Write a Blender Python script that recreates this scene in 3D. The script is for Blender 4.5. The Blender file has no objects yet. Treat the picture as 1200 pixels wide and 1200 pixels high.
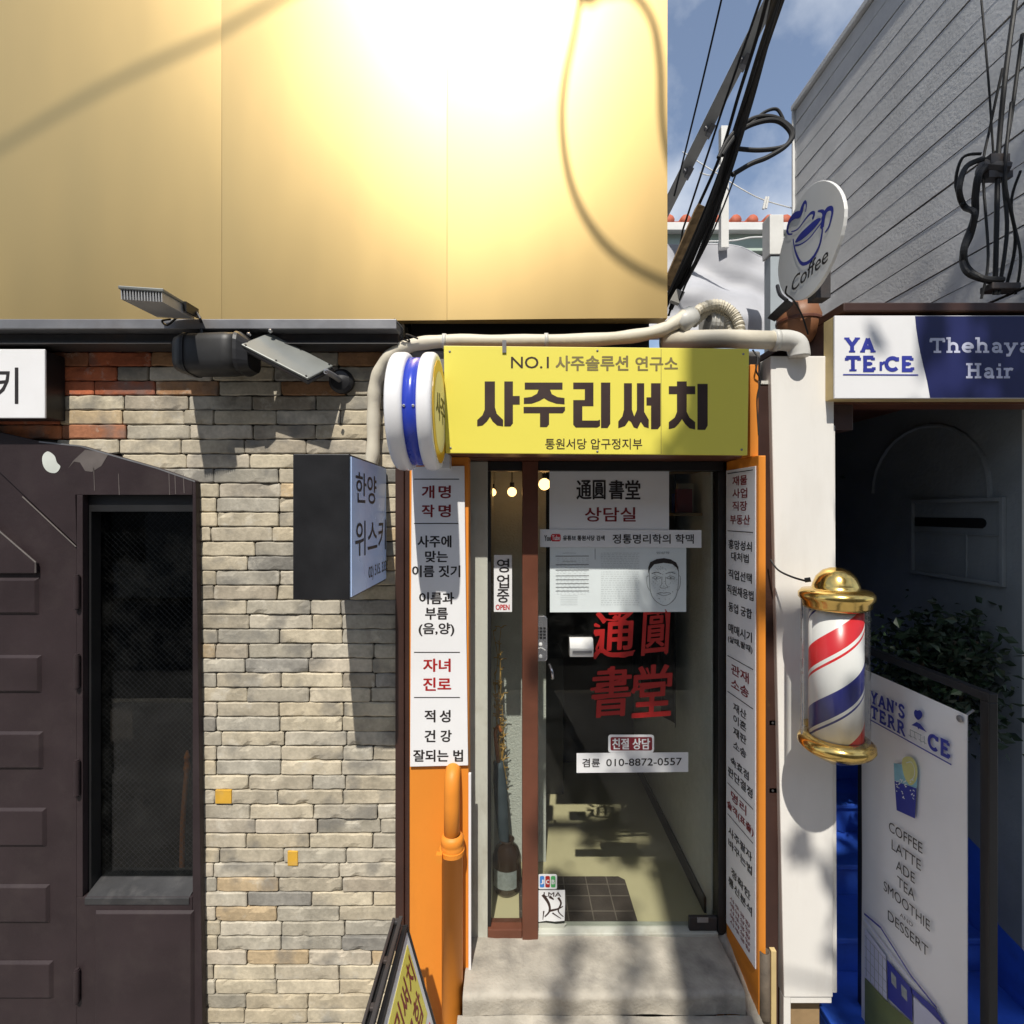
import bpy, math, random, bmesh
from mathutils import Vector, Matrix, noise
from mathutils.geometry import tessellate_polygon
R = math.radians
rnd = random.Random(7)
S = bpy.context.scene
COL = S.collection

# ---------------------------------------------------------------- camera, sky, sun, exposure
CZ = 2.42                                   # eye height above the pavement
cam = bpy.data.objects.new('camera', bpy.data.cameras.new('camera')); COL.objects.link(cam)
cam.location = (0, 0, CZ); cam.rotation_euler = (R(90), 0, 0)
cam.data.sensor_width = 36; cam.data.lens = 18; cam.data.clip_end = 500; cam.data.clip_start = .02
S.camera = cam
SUN = Vector((-.11, -1, 1.44)).normalized()   # towards the sun
w = bpy.data.worlds.new('World'); S.world = w; w.use_nodes = True
nt = w.node_tree; bg = nt.nodes['Background']
sky = nt.nodes.new('ShaderNodeTexSky'); sky.sky_type = 'NISHITA'; sky.sun_disc = False
sky.sun_elevation = math.asin(SUN.z); sky.sun_rotation = math.atan2(SUN.x, SUN.y)
sky.air_density = 1.0; sky.dust_density = .6
tc = nt.nodes.new('ShaderNodeTexCoord'); cn = nt.nodes.new('ShaderNodeTexNoise')
cn.inputs['Scale'].default_value = 5; cn.inputs['Detail'].default_value = 6; cn.inputs['Roughness'].default_value = .55
cr = nt.nodes.new('ShaderNodeValToRGB'); cr.color_ramp.elements[0].position = .42; cr.color_ramp.elements[1].position = .72
cr.color_ramp.elements[0].color = (.08, .08, .08, 1); cr.color_ramp.elements[1].color = (.7, .7, .7, 1)
mx = nt.nodes.new('ShaderNodeMix'); mx.data_type = 'RGBA'; mx.inputs[7].default_value = (6.5, 6.8, 7.2, 1)
nt.links.new(tc.outputs['Generated'], cn.inputs['Vector']); nt.links.new(cn.outputs['Fac'], cr.inputs[0])
nt.links.new(cr.outputs[0], mx.inputs[0]); nt.links.new(sky.outputs[0], mx.inputs[6]); nt.links.new(mx.outputs[2], bg.inputs[0])
bg.inputs[1].default_value = .135
sl = bpy.data.lights.new('sun', 'SUN'); sl.energy = 4.6; sl.angle = R(.55); sl.color = (1, .945, .85)
so = bpy.data.objects.new('sun', sl); COL.objects.link(so); so.location = (0, -5, 12)
so.rotation_euler = (-SUN).to_track_quat('-Z', 'Y').to_euler()
S.view_settings.view_transform = 'Standard'; S.view_settings.look = 'None'
S.view_settings.exposure = .15; S.view_settings.gamma = 1
try: S.view_settings.use_curve_mapping = False
except Exception: pass

# ---------------------------------------------------------------- helpers
def V(*a): return Vector(a)
def W(px, py, d): return V((px-600)/600*d, d, CZ+(600-py)/600*d)            # photo point on the frontal plane y = d
def PX(px, py, X): return W(px, py, X*600/(px-600))                          # photo point on the plane x = X
def spl(p, n=6, closed=False):                                               # Catmull-Rom through points
    p = [Vector(q) for q in p]; out = []; N = len(p)
    for i in range(N if closed else N-1):
        if closed: a, b, c, d = p[i-1], p[i], p[(i+1) % N], p[(i+2) % N]
        else: a, b, c, d = p[max(i-1, 0)], p[i], p[i+1], p[min(i+2, N-1)]
        for k in range(n):
            t = k/n
            out.append(.5*((2*b)+(c-a)*t+(2*a-5*b+4*c-d)*t*t+(3*b-a-3*c+d)*t**3))
    if not closed: out.append(p[-1])
    return out

_tc = {}
def text_geo(body):
    if body not in _tc:
        cu = bpy.data.curves.new('tmp', 'FONT'); cu.body = body; cu.resolution_u = 3
        ob = bpy.data.objects.new('tmp', cu); COL.objects.link(ob)
        dg = bpy.context.evaluated_depsgraph_get(); me = bpy.data.meshes.new_from_object(ob.evaluated_get(dg))
        vs = [(v.co.x, v.co.y) for v in me.vertices]; fs = [tuple(p.vertices) for p in me.polygons]
        bpy.data.objects.remove(ob); bpy.data.curves.remove(cu); bpy.data.meshes.remove(me)
        x0 = min(v[0] for v in vs); x1 = max(v[0] for v in vs); y0 = min(v[1] for v in vs); y1 = max(v[1] for v in vs)
        _tc[body] = ([((x-x0)/(x1-x0), (y-y0)/(y1-y0)) for x, y in vs], fs, (x1-x0)/(y1-y0))
    return _tc[body]

class MB:
    def __init__(s): s.v = []; s.f = []; s.mi = []; s.sm = []; s.m = 0; s.smooth = False; s.k = 0
    def add(s, vs, fs):
        s.cuts = getattr(s, 'cuts', []); o = len(s.v); s.v += [Vector(v) for v in vs]
        for f in fs: s.f.append(tuple(i+o for i in f)); s.mi.append(s.m); s.sm.append(s.smooth)
    def hexa(s, p): s.add(p, [(0, 3, 2, 1), (4, 5, 6, 7), (0, 1, 5, 4), (1, 2, 6, 5), (2, 3, 7, 6), (3, 0, 4, 7)])
    def box(s, x0, y0, z0, x1, y1, z1):
        s.hexa([(x0, y0, z0), (x1, y0, z0), (x1, y1, z0), (x0, y1, z0), (x0, y0, z1), (x1, y0, z1), (x1, y1, z1), (x0, y1, z1)]); return s
    def slab(s, q, vec):                                     # quad pushed along a vector
        vec = Vector(vec); q = [Vector(a) for a in q]; s.hexa(q+[a+vec for a in q]); return s
    def obox(s, c, ax, ay, az):                              # oriented box, half-axes
        c, ax, ay, az = map(Vector, (c, ax, ay, az)); s.slab([c-ax-ay-az, c+ax-ay-az, c+ax+ay-az, c-ax+ay-az], az*2); return s
    def poly(s, pts):
        pts = [Vector(p) for p in pts]; s.add(pts, [tuple(t) for t in tessellate_polygon([pts])]); return s
    def prism(s, pts, vec):
        pts = [Vector(p) for p in pts]; n = len(pts); vec = Vector(vec); t = [tuple(x) for x in tessellate_polygon([pts])]
        s.add(pts+[p+vec for p in pts], t+[tuple(i+n for i in reversed(x)) for x in t]+[(i, (i+1) % n, (i+1) % n+n, i+n) for i in range(n)]); return s
    def lathe(s, prof, o, ax=(0, 0, 1), n=32, cap=True):
        ax = Vector(ax).normalized(); u = ax.orthogonal().normalized(); v = ax.cross(u); o = Vector(o)
        vs = [o+ax*h+(u*math.cos(2*math.pi*i/n)+v*math.sin(2*math.pi*i/n))*r for r, h in prof for i in range(n)]
        fs = [(j*n+i, j*n+(i+1) % n, (j+1)*n+(i+1) % n, (j+1)*n+i) for j in range(len(prof)-1) for i in range(n)]
        if cap: fs += [tuple(range(n))[::-1], tuple((len(prof)-1)*n+i for i in range(n))]
        s.add(vs, fs); return s
    def cyl(s, a, b, r, r2=None, n=16):
        a, b = Vector(a), Vector(b); s.lathe([(r, 0), (r if r2 is None else r2, (b-a).length)], a, b-a, n); return s
    def tube(s, pts, r, n=8):
        pts = [Vector(p) for p in pts]; N = len(pts); vs = []; u = None
        for i, p in enumerate(pts):
            t = (pts[min(i+1, N-1)]-pts[max(i-1, 0)]).normalized()
            u = t.orthogonal().normalized() if u is None else (u-t*u.dot(t)).normalized()
            v = t.cross(u); rr = r(i/(N-1)) if callable(r) else r
            vs += [p+(u*math.cos(2*math.pi*k/n)+v*math.sin(2*math.pi*k/n))*rr for k in range(n)]
        fs = [(j*n+i, j*n+(i+1) % n, (j+1)*n+(i+1) % n, (j+1)*n+i) for j in range(N-1) for i in range(n)]
        s.add(vs, fs+[tuple(range(n))[::-1], tuple((N-1)*n+i for i in range(n))]); return s
    def grid(s, fn, nu, nv):
        s.add([fn(i/nu, j/nv) for j in range(nv+1) for i in range(nu+1)],
              [(j*(nu+1)+i, j*(nu+1)+i+1, (j+1)*(nu+1)+i+1, (j+1)*(nu+1)+i) for j in range(nv) for i in range(nu)]); return s
    def text(s, body, o, ex, ey, bold=0., nrm=None):         # text box: lower-left o, width vector ex, height vector ey
        s.cut(); o, ex, ey = Vector(o), Vector(ex), Vector(ey); vs, fs, asp = text_geo(body)
        n = (ex.cross(ey)).normalized() if nrm is None else Vector(nrm); uy = ey.normalized(); ux = ex.normalized(); b = bold*ey.length
        offs = [(0, 0)] if not bold else [(math.cos(a)*q, math.sin(a)*q) for q in (.5, 1) for a in [k*math.pi/4 for k in range(8)]]
        for i, (a, c) in enumerate(offs):
            sh = ux*a*b+uy*c*b*.7+n*(i*2.2e-5)
            s.add([o+ex*x+ey*y+sh for x, y in vs], fs)
        return s
    def ftext(s, body, x0, y0, x1, y1, d, bold=0.):          # on a frontal surface
        s.text(body, W(x0, y1, d), W(x1, y1, d)-W(x0, y1, d), W(x0, y0, d)-W(x0, y1, d), bold); return s
    def stroke(s, pts, wd, n, joints=True):                  # flat line on a surface with normal n
        pts = [Vector(p) for p in pts]; n = Vector(n).normalized()
        for i in range(len(pts)-1):
            a, b = pts[i], pts[i+1]
            if (b-a).length < 1e-7: continue
            wa = wd(i/(len(pts)-1)) if callable(wd) else wd; wb = wd((i+1)/(len(pts)-1)) if callable(wd) else wd
            sd = n.cross(b-a).normalized()/2; z = n*(s.k % 40)*2.2e-5; s.k += 1
            s.add([a-sd*wa+z, b-sd*wb+z, b+sd*wb+z, a+sd*wa+z], [(0, 1, 2, 3)])
            if joints and 0 < i:
                u = n.orthogonal().normalized(); v = n.cross(u); z = n*(s.k % 40)*2.2e-5; s.k += 1
                s.add([a+(u*math.cos(q*math.pi/4)+v*math.sin(q*math.pi/4))*wa/2+z for q in range(8)], [tuple(range(8))])
        return s
    def cut(s):
        s.cuts = getattr(s, 'cuts', [])
        if s.f and (not s.cuts or s.cuts[-1] != (len(s.v), len(s.f))): s.cuts.append((len(s.v), len(s.f)))
    def build(s, name, mats, parent=None, bevel=0., loc=None):
        cuts = getattr(s, 'cuts', [])
        if 'lettering' in name and cuts:                     # one part per line of writing
            e = [(0, 0)]+cuts+[(len(s.v), len(s.f))]; out = None
            for (v0, f0), (v1, f1) in zip(e, e[1:]):
                if f1 <= f0: continue
                q = MB(); q.v = s.v[v0:v1]; q.f = [tuple(i-v0 for i in f) for f in s.f[f0:f1]]; q.mi = s.mi[f0:f1]; q.sm = s.sm[f0:f1]; q.cuts = []
                out = q.build(name, mats, parent, bevel)
            return out
        if not isinstance(mats, (list, tuple)): mats = [mats]
        if parent is not None:
            r = parent
            while r.parent: r = r.parent
            org = r.location.copy()
        else:
            lo = [min(v[i] for v in s.v) for i in range(3)]; hi = [max(v[i] for v in s.v) for i in range(3)]
            org = V((lo[0]+hi[0])/2, (lo[1]+hi[1])/2, lo[2]) if loc is None else Vector(loc)
        me = bpy.data.meshes.new(name); me.from_pydata([v-org for v in s.v], [], s.f)
        for m in mats: me.materials.append(m)
        me.polygons.foreach_set('material_index', s.mi); me.polygons.foreach_set('use_smooth', s.sm)
        bm = bmesh.new(); bm.from_mesh(me); bmesh.ops.recalc_face_normals(bm, faces=bm.faces); bm.to_mesh(me); bm.free()
        me.update(); o = bpy.data.objects.new(name, me); COL.objects.link(o)
        if parent is None: o.location = org
        else: o.parent = parent
        if bevel:
            b = o.modifiers.new('bevel', 'BEVEL'); b.width = bevel; b.segments = 2; b.limit_method = 'ANGLE'; b.angle_limit = R(40)
        return o

def tag(o, label, cat, group=None):
    o['label'] = label; o['category'] = cat
    if group: o['group'] = group
    return o
def thing(name, label, cat, loc, group=None):
    o = bpy.data.objects.new(name, None); COL.objects.link(o); o.location = loc; o.empty_display_size = .1
    return tag(o, label, cat, group)
def solo(mb, name, mat, label, cat, group=None, bevel=0.): return tag(mb.build(name, mat, bevel=bevel), label, cat, group)
def struct(mb, name, mat, bevel=0.):
    o = mb.build(name, mat, bevel=bevel); o['kind'] = 'structure'; return o

# ---------------------------------------------------------------- materials
def mat(name, col, rough=.6, metal=0., var=.12, vs=6., bump=.0, bs=40., dirt=0., ds=2.5, dcol=(.08, .065, .05), streak=1., emit=0., spec=.5):
    m = bpy.data.materials.new(name); m.use_nodes = True; n = m.node_tree.nodes; L = m.node_tree.links; b = n['Principled BSDF']
    b.inputs['Roughness'].default_value = rough; b.inputs['Metallic'].default_value = metal; b.inputs['Specular IOR Level'].default_value = spec
    tc = n.new('ShaderNodeTexCoord'); mp = n.new('ShaderNodeMapping'); L.new(tc.outputs['Object'], mp.inputs[0]); mp.inputs['Scale'].default_value = (1, 1, streak)
    no = n.new('ShaderNodeTexNoise'); no.inputs['Scale'].default_value = vs; no.inputs['Detail'].default_value = 5; L.new(mp.outputs[0], no.inputs['Vector'])
    mr = n.new('ShaderNodeMapRange'); mr.inputs[1].default_value = .3; mr.inputs[2].default_value = .7; mr.inputs[3].default_value = 1-var; mr.inputs[4].default_value = 1+var
    L.new(no.outputs['Fac'], mr.inputs[0])
    mu = n.new('ShaderNodeVectorMath'); mu.operation = 'SCALE'; mu.inputs[0].default_value = col; L.new(mr.outputs[0], mu.inputs['Scale']); out = mu.outputs[0]
    if dirt:
        d = n.new('ShaderNodeTexNoise'); d.inputs['Scale'].default_value = ds; d.inputs['Detail'].default_value = 8; d.inputs['Roughness'].default_value = .65; L.new(mp.outputs[0], d.inputs['Vector'])
        r = n.new('ShaderNodeMapRange'); r.inputs[1].default_value = .5; r.inputs[2].default_value = .75; r.inputs[4].default_value = dirt; L.new(d.outputs['Fac'], r.inputs[0])
        mx = n.new('ShaderNodeMix'); mx.data_type = 'RGBA'; mx.inputs[7].default_value = (*dcol, 1); L.new(r.outputs[0], mx.inputs[0]); L.new(out, mx.inputs[6]); out = mx.outputs[2]
    L.new(out, b.inputs['Base Color'])
    rr = n.new('ShaderNodeMapRange'); rr.inputs[3].default_value = max(0, rough-.08); rr.inputs[4].default_value = min(1, rough+.1); L.new(no.outputs['Fac'], rr.inputs[0]); L.new(rr.outputs[0], b.inputs['Roughness'])
    if bump:
        q = n.new('ShaderNodeTexNoise'); q.inputs['Scale'].default_value = bs; q.inputs['Detail'].default_value = 6; L.new(tc.outputs['Object'], q.inputs['Vector'])
        bp = n.new('ShaderNodeBump'); bp.inputs['Strength'].default_value = bump; bp.inputs['Distance'].default_value = .01; L.new(q.outputs['Fac'], bp.inputs['Height']); L.new(bp.outputs[0], b.inputs['Normal'])
    if emit: b.inputs['Emission Color'].default_value = (*col, 1); b.inputs['Emission Strength'].default_value = emit
    return m
def glassmat(name, tint=(.9, .93, .91), gloss=1.0, rough=0.0):
    m = bpy.data.materials.new(name); m.use_nodes = True; n = m.node_tree.nodes; L = m.node_tree.links
    for x in list(n): n.remove(x)
    o = n.new('ShaderNodeOutputMaterial'); t = n.new('ShaderNodeBsdfTransparent'); t.inputs[0].default_value = (*tint, 1)
    g = n.new('ShaderNodeBsdfGlossy'); g.inputs['Roughness'].default_value = rough; ge = n.new('ShaderNodeNewGeometry'); dt = n.new('ShaderNodeVectorMath'); dt.operation = 'DOT_PRODUCT'; L.new(ge.outputs['Normal'], dt.inputs[0]); L.new(ge.outputs['Incoming'], dt.inputs[1])
    def mth(op, a, b_=None):
        q = n.new('ShaderNodeMath'); q.operation = op
        for i, x in enumerate((a, b_)):
            if x is None: continue
            if isinstance(x, (int, float)): q.inputs[i].default_value = x
            else: L.new(x, q.inputs[i])
        return q.outputs[0]
    fr = mth('MULTIPLY_ADD', mth('POWER', mth('SUBTRACT', 1, mth('ABSOLUTE', dt.outputs['Value'])), 5), .96); fr.node.inputs[2].default_value = .04
    no = n.new('ShaderNodeTexNoise'); no.inputs['Scale'].default_value = 3; tcn = n.new('ShaderNodeTexCoord'); L.new(tcn.outputs['Object'], no.inputs['Vector'])
    bp = n.new('ShaderNodeBump'); bp.inputs['Strength'].default_value = .03; L.new(no.outputs['Fac'], bp.inputs['Height']); L.new(bp.outputs[0], g.inputs['Normal'])
    mm = n.new('ShaderNodeMath'); mm.operation = 'MULTIPLY'; mm.inputs[1].default_value = gloss; L.new(fr, mm.inputs[0])
    x = n.new('ShaderNodeMixShader'); L.new(mm.outputs[0], x.inputs[0]); L.new(t.outputs[0], x.inputs[1]); L.new(g.outputs[0], x.inputs[2]); df = n.new('ShaderNodeBsdfDiffuse'); df.inputs[0].default_value = (.6, .6, .57, 1); n2 = n.new('ShaderNodeTexNoise'); n2.inputs['Scale'].default_value = 7; n2.inputs['Detail'].default_value = 9; n2.inputs['Roughness'].default_value = .7; L.new(tcn.outputs['Object'], n2.inputs['Vector'])
    r2 = n.new('ShaderNodeMapRange'); r2.inputs[1].default_value = .45; r2.inputs[2].default_value = .8; r2.inputs[4].default_value = .014; L.new(n2.outputs['Fac'], r2.inputs[0])
    x2 = n.new('ShaderNodeMixShader'); L.new(r2.outputs[0], x2.inputs[0]); L.new(x.outputs[0], x2.inputs[1]); L.new(df.outputs[0], x2.inputs[2]); L.new(x2.outputs[0], o.inputs[0])
    return m

M = {}
M['gold'] = mat('brushed gold metal', (.64, .455, .195), .40, .92, .015, 2, .012, 2, streak=.3)
M['steel_dark'] = mat('dark primed steel', (.05, .048, .05), .5, .3, .25, 5, .05, 60, .35, 6, (.12, .06, .03))
M['steel_grey'] = mat('galvanised steel', (.23, .23, .24), .45, .5, .15, 9, .04, 50, .25, 5, (.12, .07, .04))
M['plum'] = mat('plum brown door paint', (.031, .0215, .0235), .5, 0, .18, 4, .08, 60, .28, 5, (.07, .057, .053), spec=.22)
M['black'] = mat('black paint', (.012, .012, .013), .45, 0, .2, 5)
M['blackmetal'] = mat('black powder coat', (.018, .018, .02), .4, .2, .2, 8, .03, 90)
M['white'] = mat('white gloss sheet', (.78, .78, .79), .35, 0, .03, 3, dirt=.1, ds=4, dcol=(.5, .48, .44))
M['cover'] = mat('white painted steel', (.78, .76, .72), .42, 0, .05, 3, .05, 18, .35, 5, (.52, .48, .42), streak=.22)
M['skywhite'] = mat('acrylic face with sky reflection tint', (.50, .66, .98), .25, 0, .05, 3)  # blue of the reflected sky is put into the white face colour
M['acryl'] = mat('white acrylic drum', (.82, .82, .84), .22, 0, .03, 4)
M['blue'] = mat('royal blue enamel', (.03, .06, .5), .25, 0, .08, 4)
M['yring'] = mat('amber ring', (.75, .42, .03), .3, 0, .1, 6)
M['cream'] = mat('cream acrylic', (.8, .74, .5), .3, 0, .06, 6)
M['yellow'] = mat('yellow sign film', (.78, .69, .10), .42, 0, .035, 1.5, .02, 3, .08, 3, (.5, .42, .1))
M['ink'] = mat('black ink', (.018, .014, .014), .5, 0, .1, 10)
M['inkbrown'] = mat('dark brown ink', (.035, .018, .015), .45, 0, .1, 10)
M['inkgrey'] = mat('faded grey ink', (.20, .16, .06), .5, 0, .1, 10)
M['inkred'] = mat('dark red ink', (.2, .012, .015), .5, 0, .1, 10)
M['inkbright'] = mat('bright red ink', (.52, .015, .02), .5, 0, .1, 10)
M['vinylred'] = mat('red vinyl', (.36, .011, .010), .45, 0, .1, 10)
M['maroon'] = mat('maroon label', (.2, .01, .02), .45, 0, .1, 10)
M['navy'] = mat('navy film', (.016, .02, .1), .4, 0, .1, 4)
M['inkblue'] = mat('blue ink', (.03, .04, .3), .45, 0, .12, 8)
M['lav'] = mat('pale lavender lettering', (.55, .57, .72), .4, 0, .06, 8)
M['orange'] = mat('orange paint', (.74, .25, .024), .55, 0, .08, 3, .07, 30, .32, 3, (.34, .10, .02), streak=.35)
M['rustbrown'] = mat('brown door paint', (.13, .045, .025), .4, 0, .2, 5, .05, 50, .3, 4, (.03, .015, .01))
M['darkbrown'] = mat('dark brown steel paint', (.045, .02, .015), .45, 0, .2, 5, .05, 50, .3, 4, (.02, .012, .01))
M['fin'] = mat('cast aluminium fins', (.5, .5, .5), .45, .4, .1, 12, .04, 60, .2, 8, (.2, .2, .2))
M['sill'] = mat('dusty dark sill', (.03, .03, .032), .5, 0, .2, 12, .08, 60, .3, 8, (.2, .19, .18))
M['leafshade'] = mat('leaf with shade painted in', (.012, .03, .01), .55, 0, .4, 9)  # darker copy of the leaf colour, shade painted in
M['pale'] = mat('weathered stone', (.48, .49, .43), .6, 0, .12, 6, .1, 40, .6, 5, (.2, .17, .11), streak=.4)
M['concrete'] = mat('worn concrete', (.38, .35, .295), .85, 0, .25, 9, .35, 80, .9, 5, (.16, .15, .135))
M['paving'] = mat('pavement blocks', (.25, .24, .23), .85, 0, .2, 5, .2, 60, .3, 2)
M['asphalt'] = mat('asphalt', (.05, .05, .052), .9, 0, .2, 8, .3, 150)
M['paper'] = mat('white paper', (.74, .75, .76), .6, 0, .03, 5)
M['paper2'] = mat('cool printed paper', (.66, .72, .73), .5, 0, .05, 5)
M['printgrey'] = mat('faded print', (.3, .33, .34), .6, 0, .2, 60)
M['floor'] = mat('beige linoleum', (.6, .53, .34), .42, 0, .08, 3, dirt=.2, ds=3, dcol=(.3, .26, .14))
M['plaster'] = mat('white textured wallpaper', (.6, .61, .58), .75, 0, .06, 20, .5, 90)
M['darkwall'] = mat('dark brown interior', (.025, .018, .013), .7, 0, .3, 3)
M['mat'] = mat('brown mat', (.06, .045, .04), .85, 0, .2, 12, .3, 200)
M['matline'] = mat('mat grid lines', (.17, .14, .12), .85, 0, .2, 12)
M['chrome'] = mat('brushed chrome', (.62, .62, .64), .25, .9, .1, 20)
M['plastic'] = mat('white plastic', (.7, .7, .68), .35, 0, .05, 10)
M['brass'] = mat('polished brass', (.80, .55, .17), .17, .97, .08, 10, .04, 12, .3, 9, (.35, .22, .07))
M['conduit'] = mat('cream pipe wrap', (.62, .57, .46), .55, 0, .1, 5, .12, 30, .35, 5, (.25, .2, .14))
M['pvc'] = mat('grey plastic pipe', (.55, .54, .5), .45, 0, .08, 6, .02, 40, .3, 4, (.2, .17, .13))
M['terra'] = mat('brown weathered tank', (.26, .11, .05), .55, 0, .2, 5, .1, 30, .2)
M['cable'] = mat('black cable', (.009, .009, .010), .62, 0, .2, 30)
M['wood'] = mat('raw wood', (.30, .2, .1), .75, 0, .3, 10, .2, 40, .3, 5, streak=.15)
M['beige'] = mat('beige timber strip', (.55, .42, .2), .6, 0, .15, 6, .1, 40)
M['siding'] = mat('grey clapboard', (.78, .78, .77), .75, 0, .12, 7, .15, 60, .6, 3.5, (.42, .42, .41))
M['bluestep'] = mat('blue painted stair', (.03, .105, .56), .45, 0, .18, 5, .15, 25, .4, 4, (.02, .04, .16))
M['alley'] = mat('grey white plaster', (.21, .235, .25), .8, 0, .12, 4, .3, 40, .4, 3, (.16, .175, .18))
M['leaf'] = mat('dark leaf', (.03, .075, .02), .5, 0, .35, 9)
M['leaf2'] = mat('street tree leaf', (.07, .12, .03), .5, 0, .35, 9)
M['bark'] = mat('bark', (.12, .09, .06), .9, 0, .3, 8, .4, 40)
M['tarp'] = mat('grey awning cloth', (.42, .43, .47), .55, 0, .08, 4, .1, 12, .2, 3, (.3, .3, .33))
M['whitepaint'] = mat('white painted timber', (.74, .74, .72), .6, 0, .06, 5, .1, 30, .2, 6, (.4, .4, .38))
M['greenwhite'] = mat('pale green painted beam', (.5, .6, .52), .6, 0, .06, 5)
M['redtile'] = mat('red roof tile', (.42, .1, .05), .7, 0, .25, 9, .2, 30)
M['grill'] = mat('lamp glass', (.3, .3, .31), .2, .4, .1, 20)
M['lampgrey'] = mat('grey lamp housing', (.2, .21, .2), .45, .3, .06, 10, .03, 60)
M['lampdark'] = mat('dark lamp housing', (.022, .022, .023), .5, .1, .15, 10)
M['bulb'] = mat('warm glowing globe', (1, .55, .2), .5, emit=5)
M['glass'] = glassmat('shop glass', (.87, .885, .865), .5)
M['darkglass'] = glassmat('bar window glass', (.6, .62, .62), .9)
M['clear'] = glassmat('clear acrylic tube', (.93, .94, .94), 1.2)
M['wire'] = mat('wire in the glass', (.16, .16, .17), .5, .5)
M['greybldg'] = mat('grey render', (.2, .195, .19), .8, 0, .1, 3, .1, 30)
M['denim'] = mat('dark blue umbrella cloth', (.05, .07, .09), .7, 0, .2, 12)
M['bottle'] = mat('brown glazed jar', (.03, .016, .01), .15, 0, .2, 8)
M['twig'] = mat('golden dried twigs', (.5, .3, .08), .5, .2, .2, 20)
M['sage'] = mat('lawn print', (.16, .2, .08), .5, 0, .15, 12)
M['icon_blue'] = mat('card logo blue', (.05, .22, .6), .4, 0, .05)
M['icon_green'] = mat('card logo green', (.07, .4, .12), .4, 0, .05)
M['orangestick'] = mat('orange brown timber', (.4, .12, .02), .5, 0, .2, 8, streak=.2)
M['teal'] = mat('pale blue drink print', (.25, .5, .62), .5, 0, .15, 20)
M['lemon'] = mat('lemon print', (.6, .6, .25), .5, 0, .1, 20)
M['patch'] = mat('yellow painted patch', (.6, .34, .035), .7, 0, .15, 9, .1, 60, .4, 20, (.4, .33, .2))
M['scrape'] = mat('pale filler patch', (.55, .58, .54), .7, 0, .1, 9)
M['scar'] = mat('worn undercoat and bead highlight', (.1, .085, .08), .7, 0, .3, 9)

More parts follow.
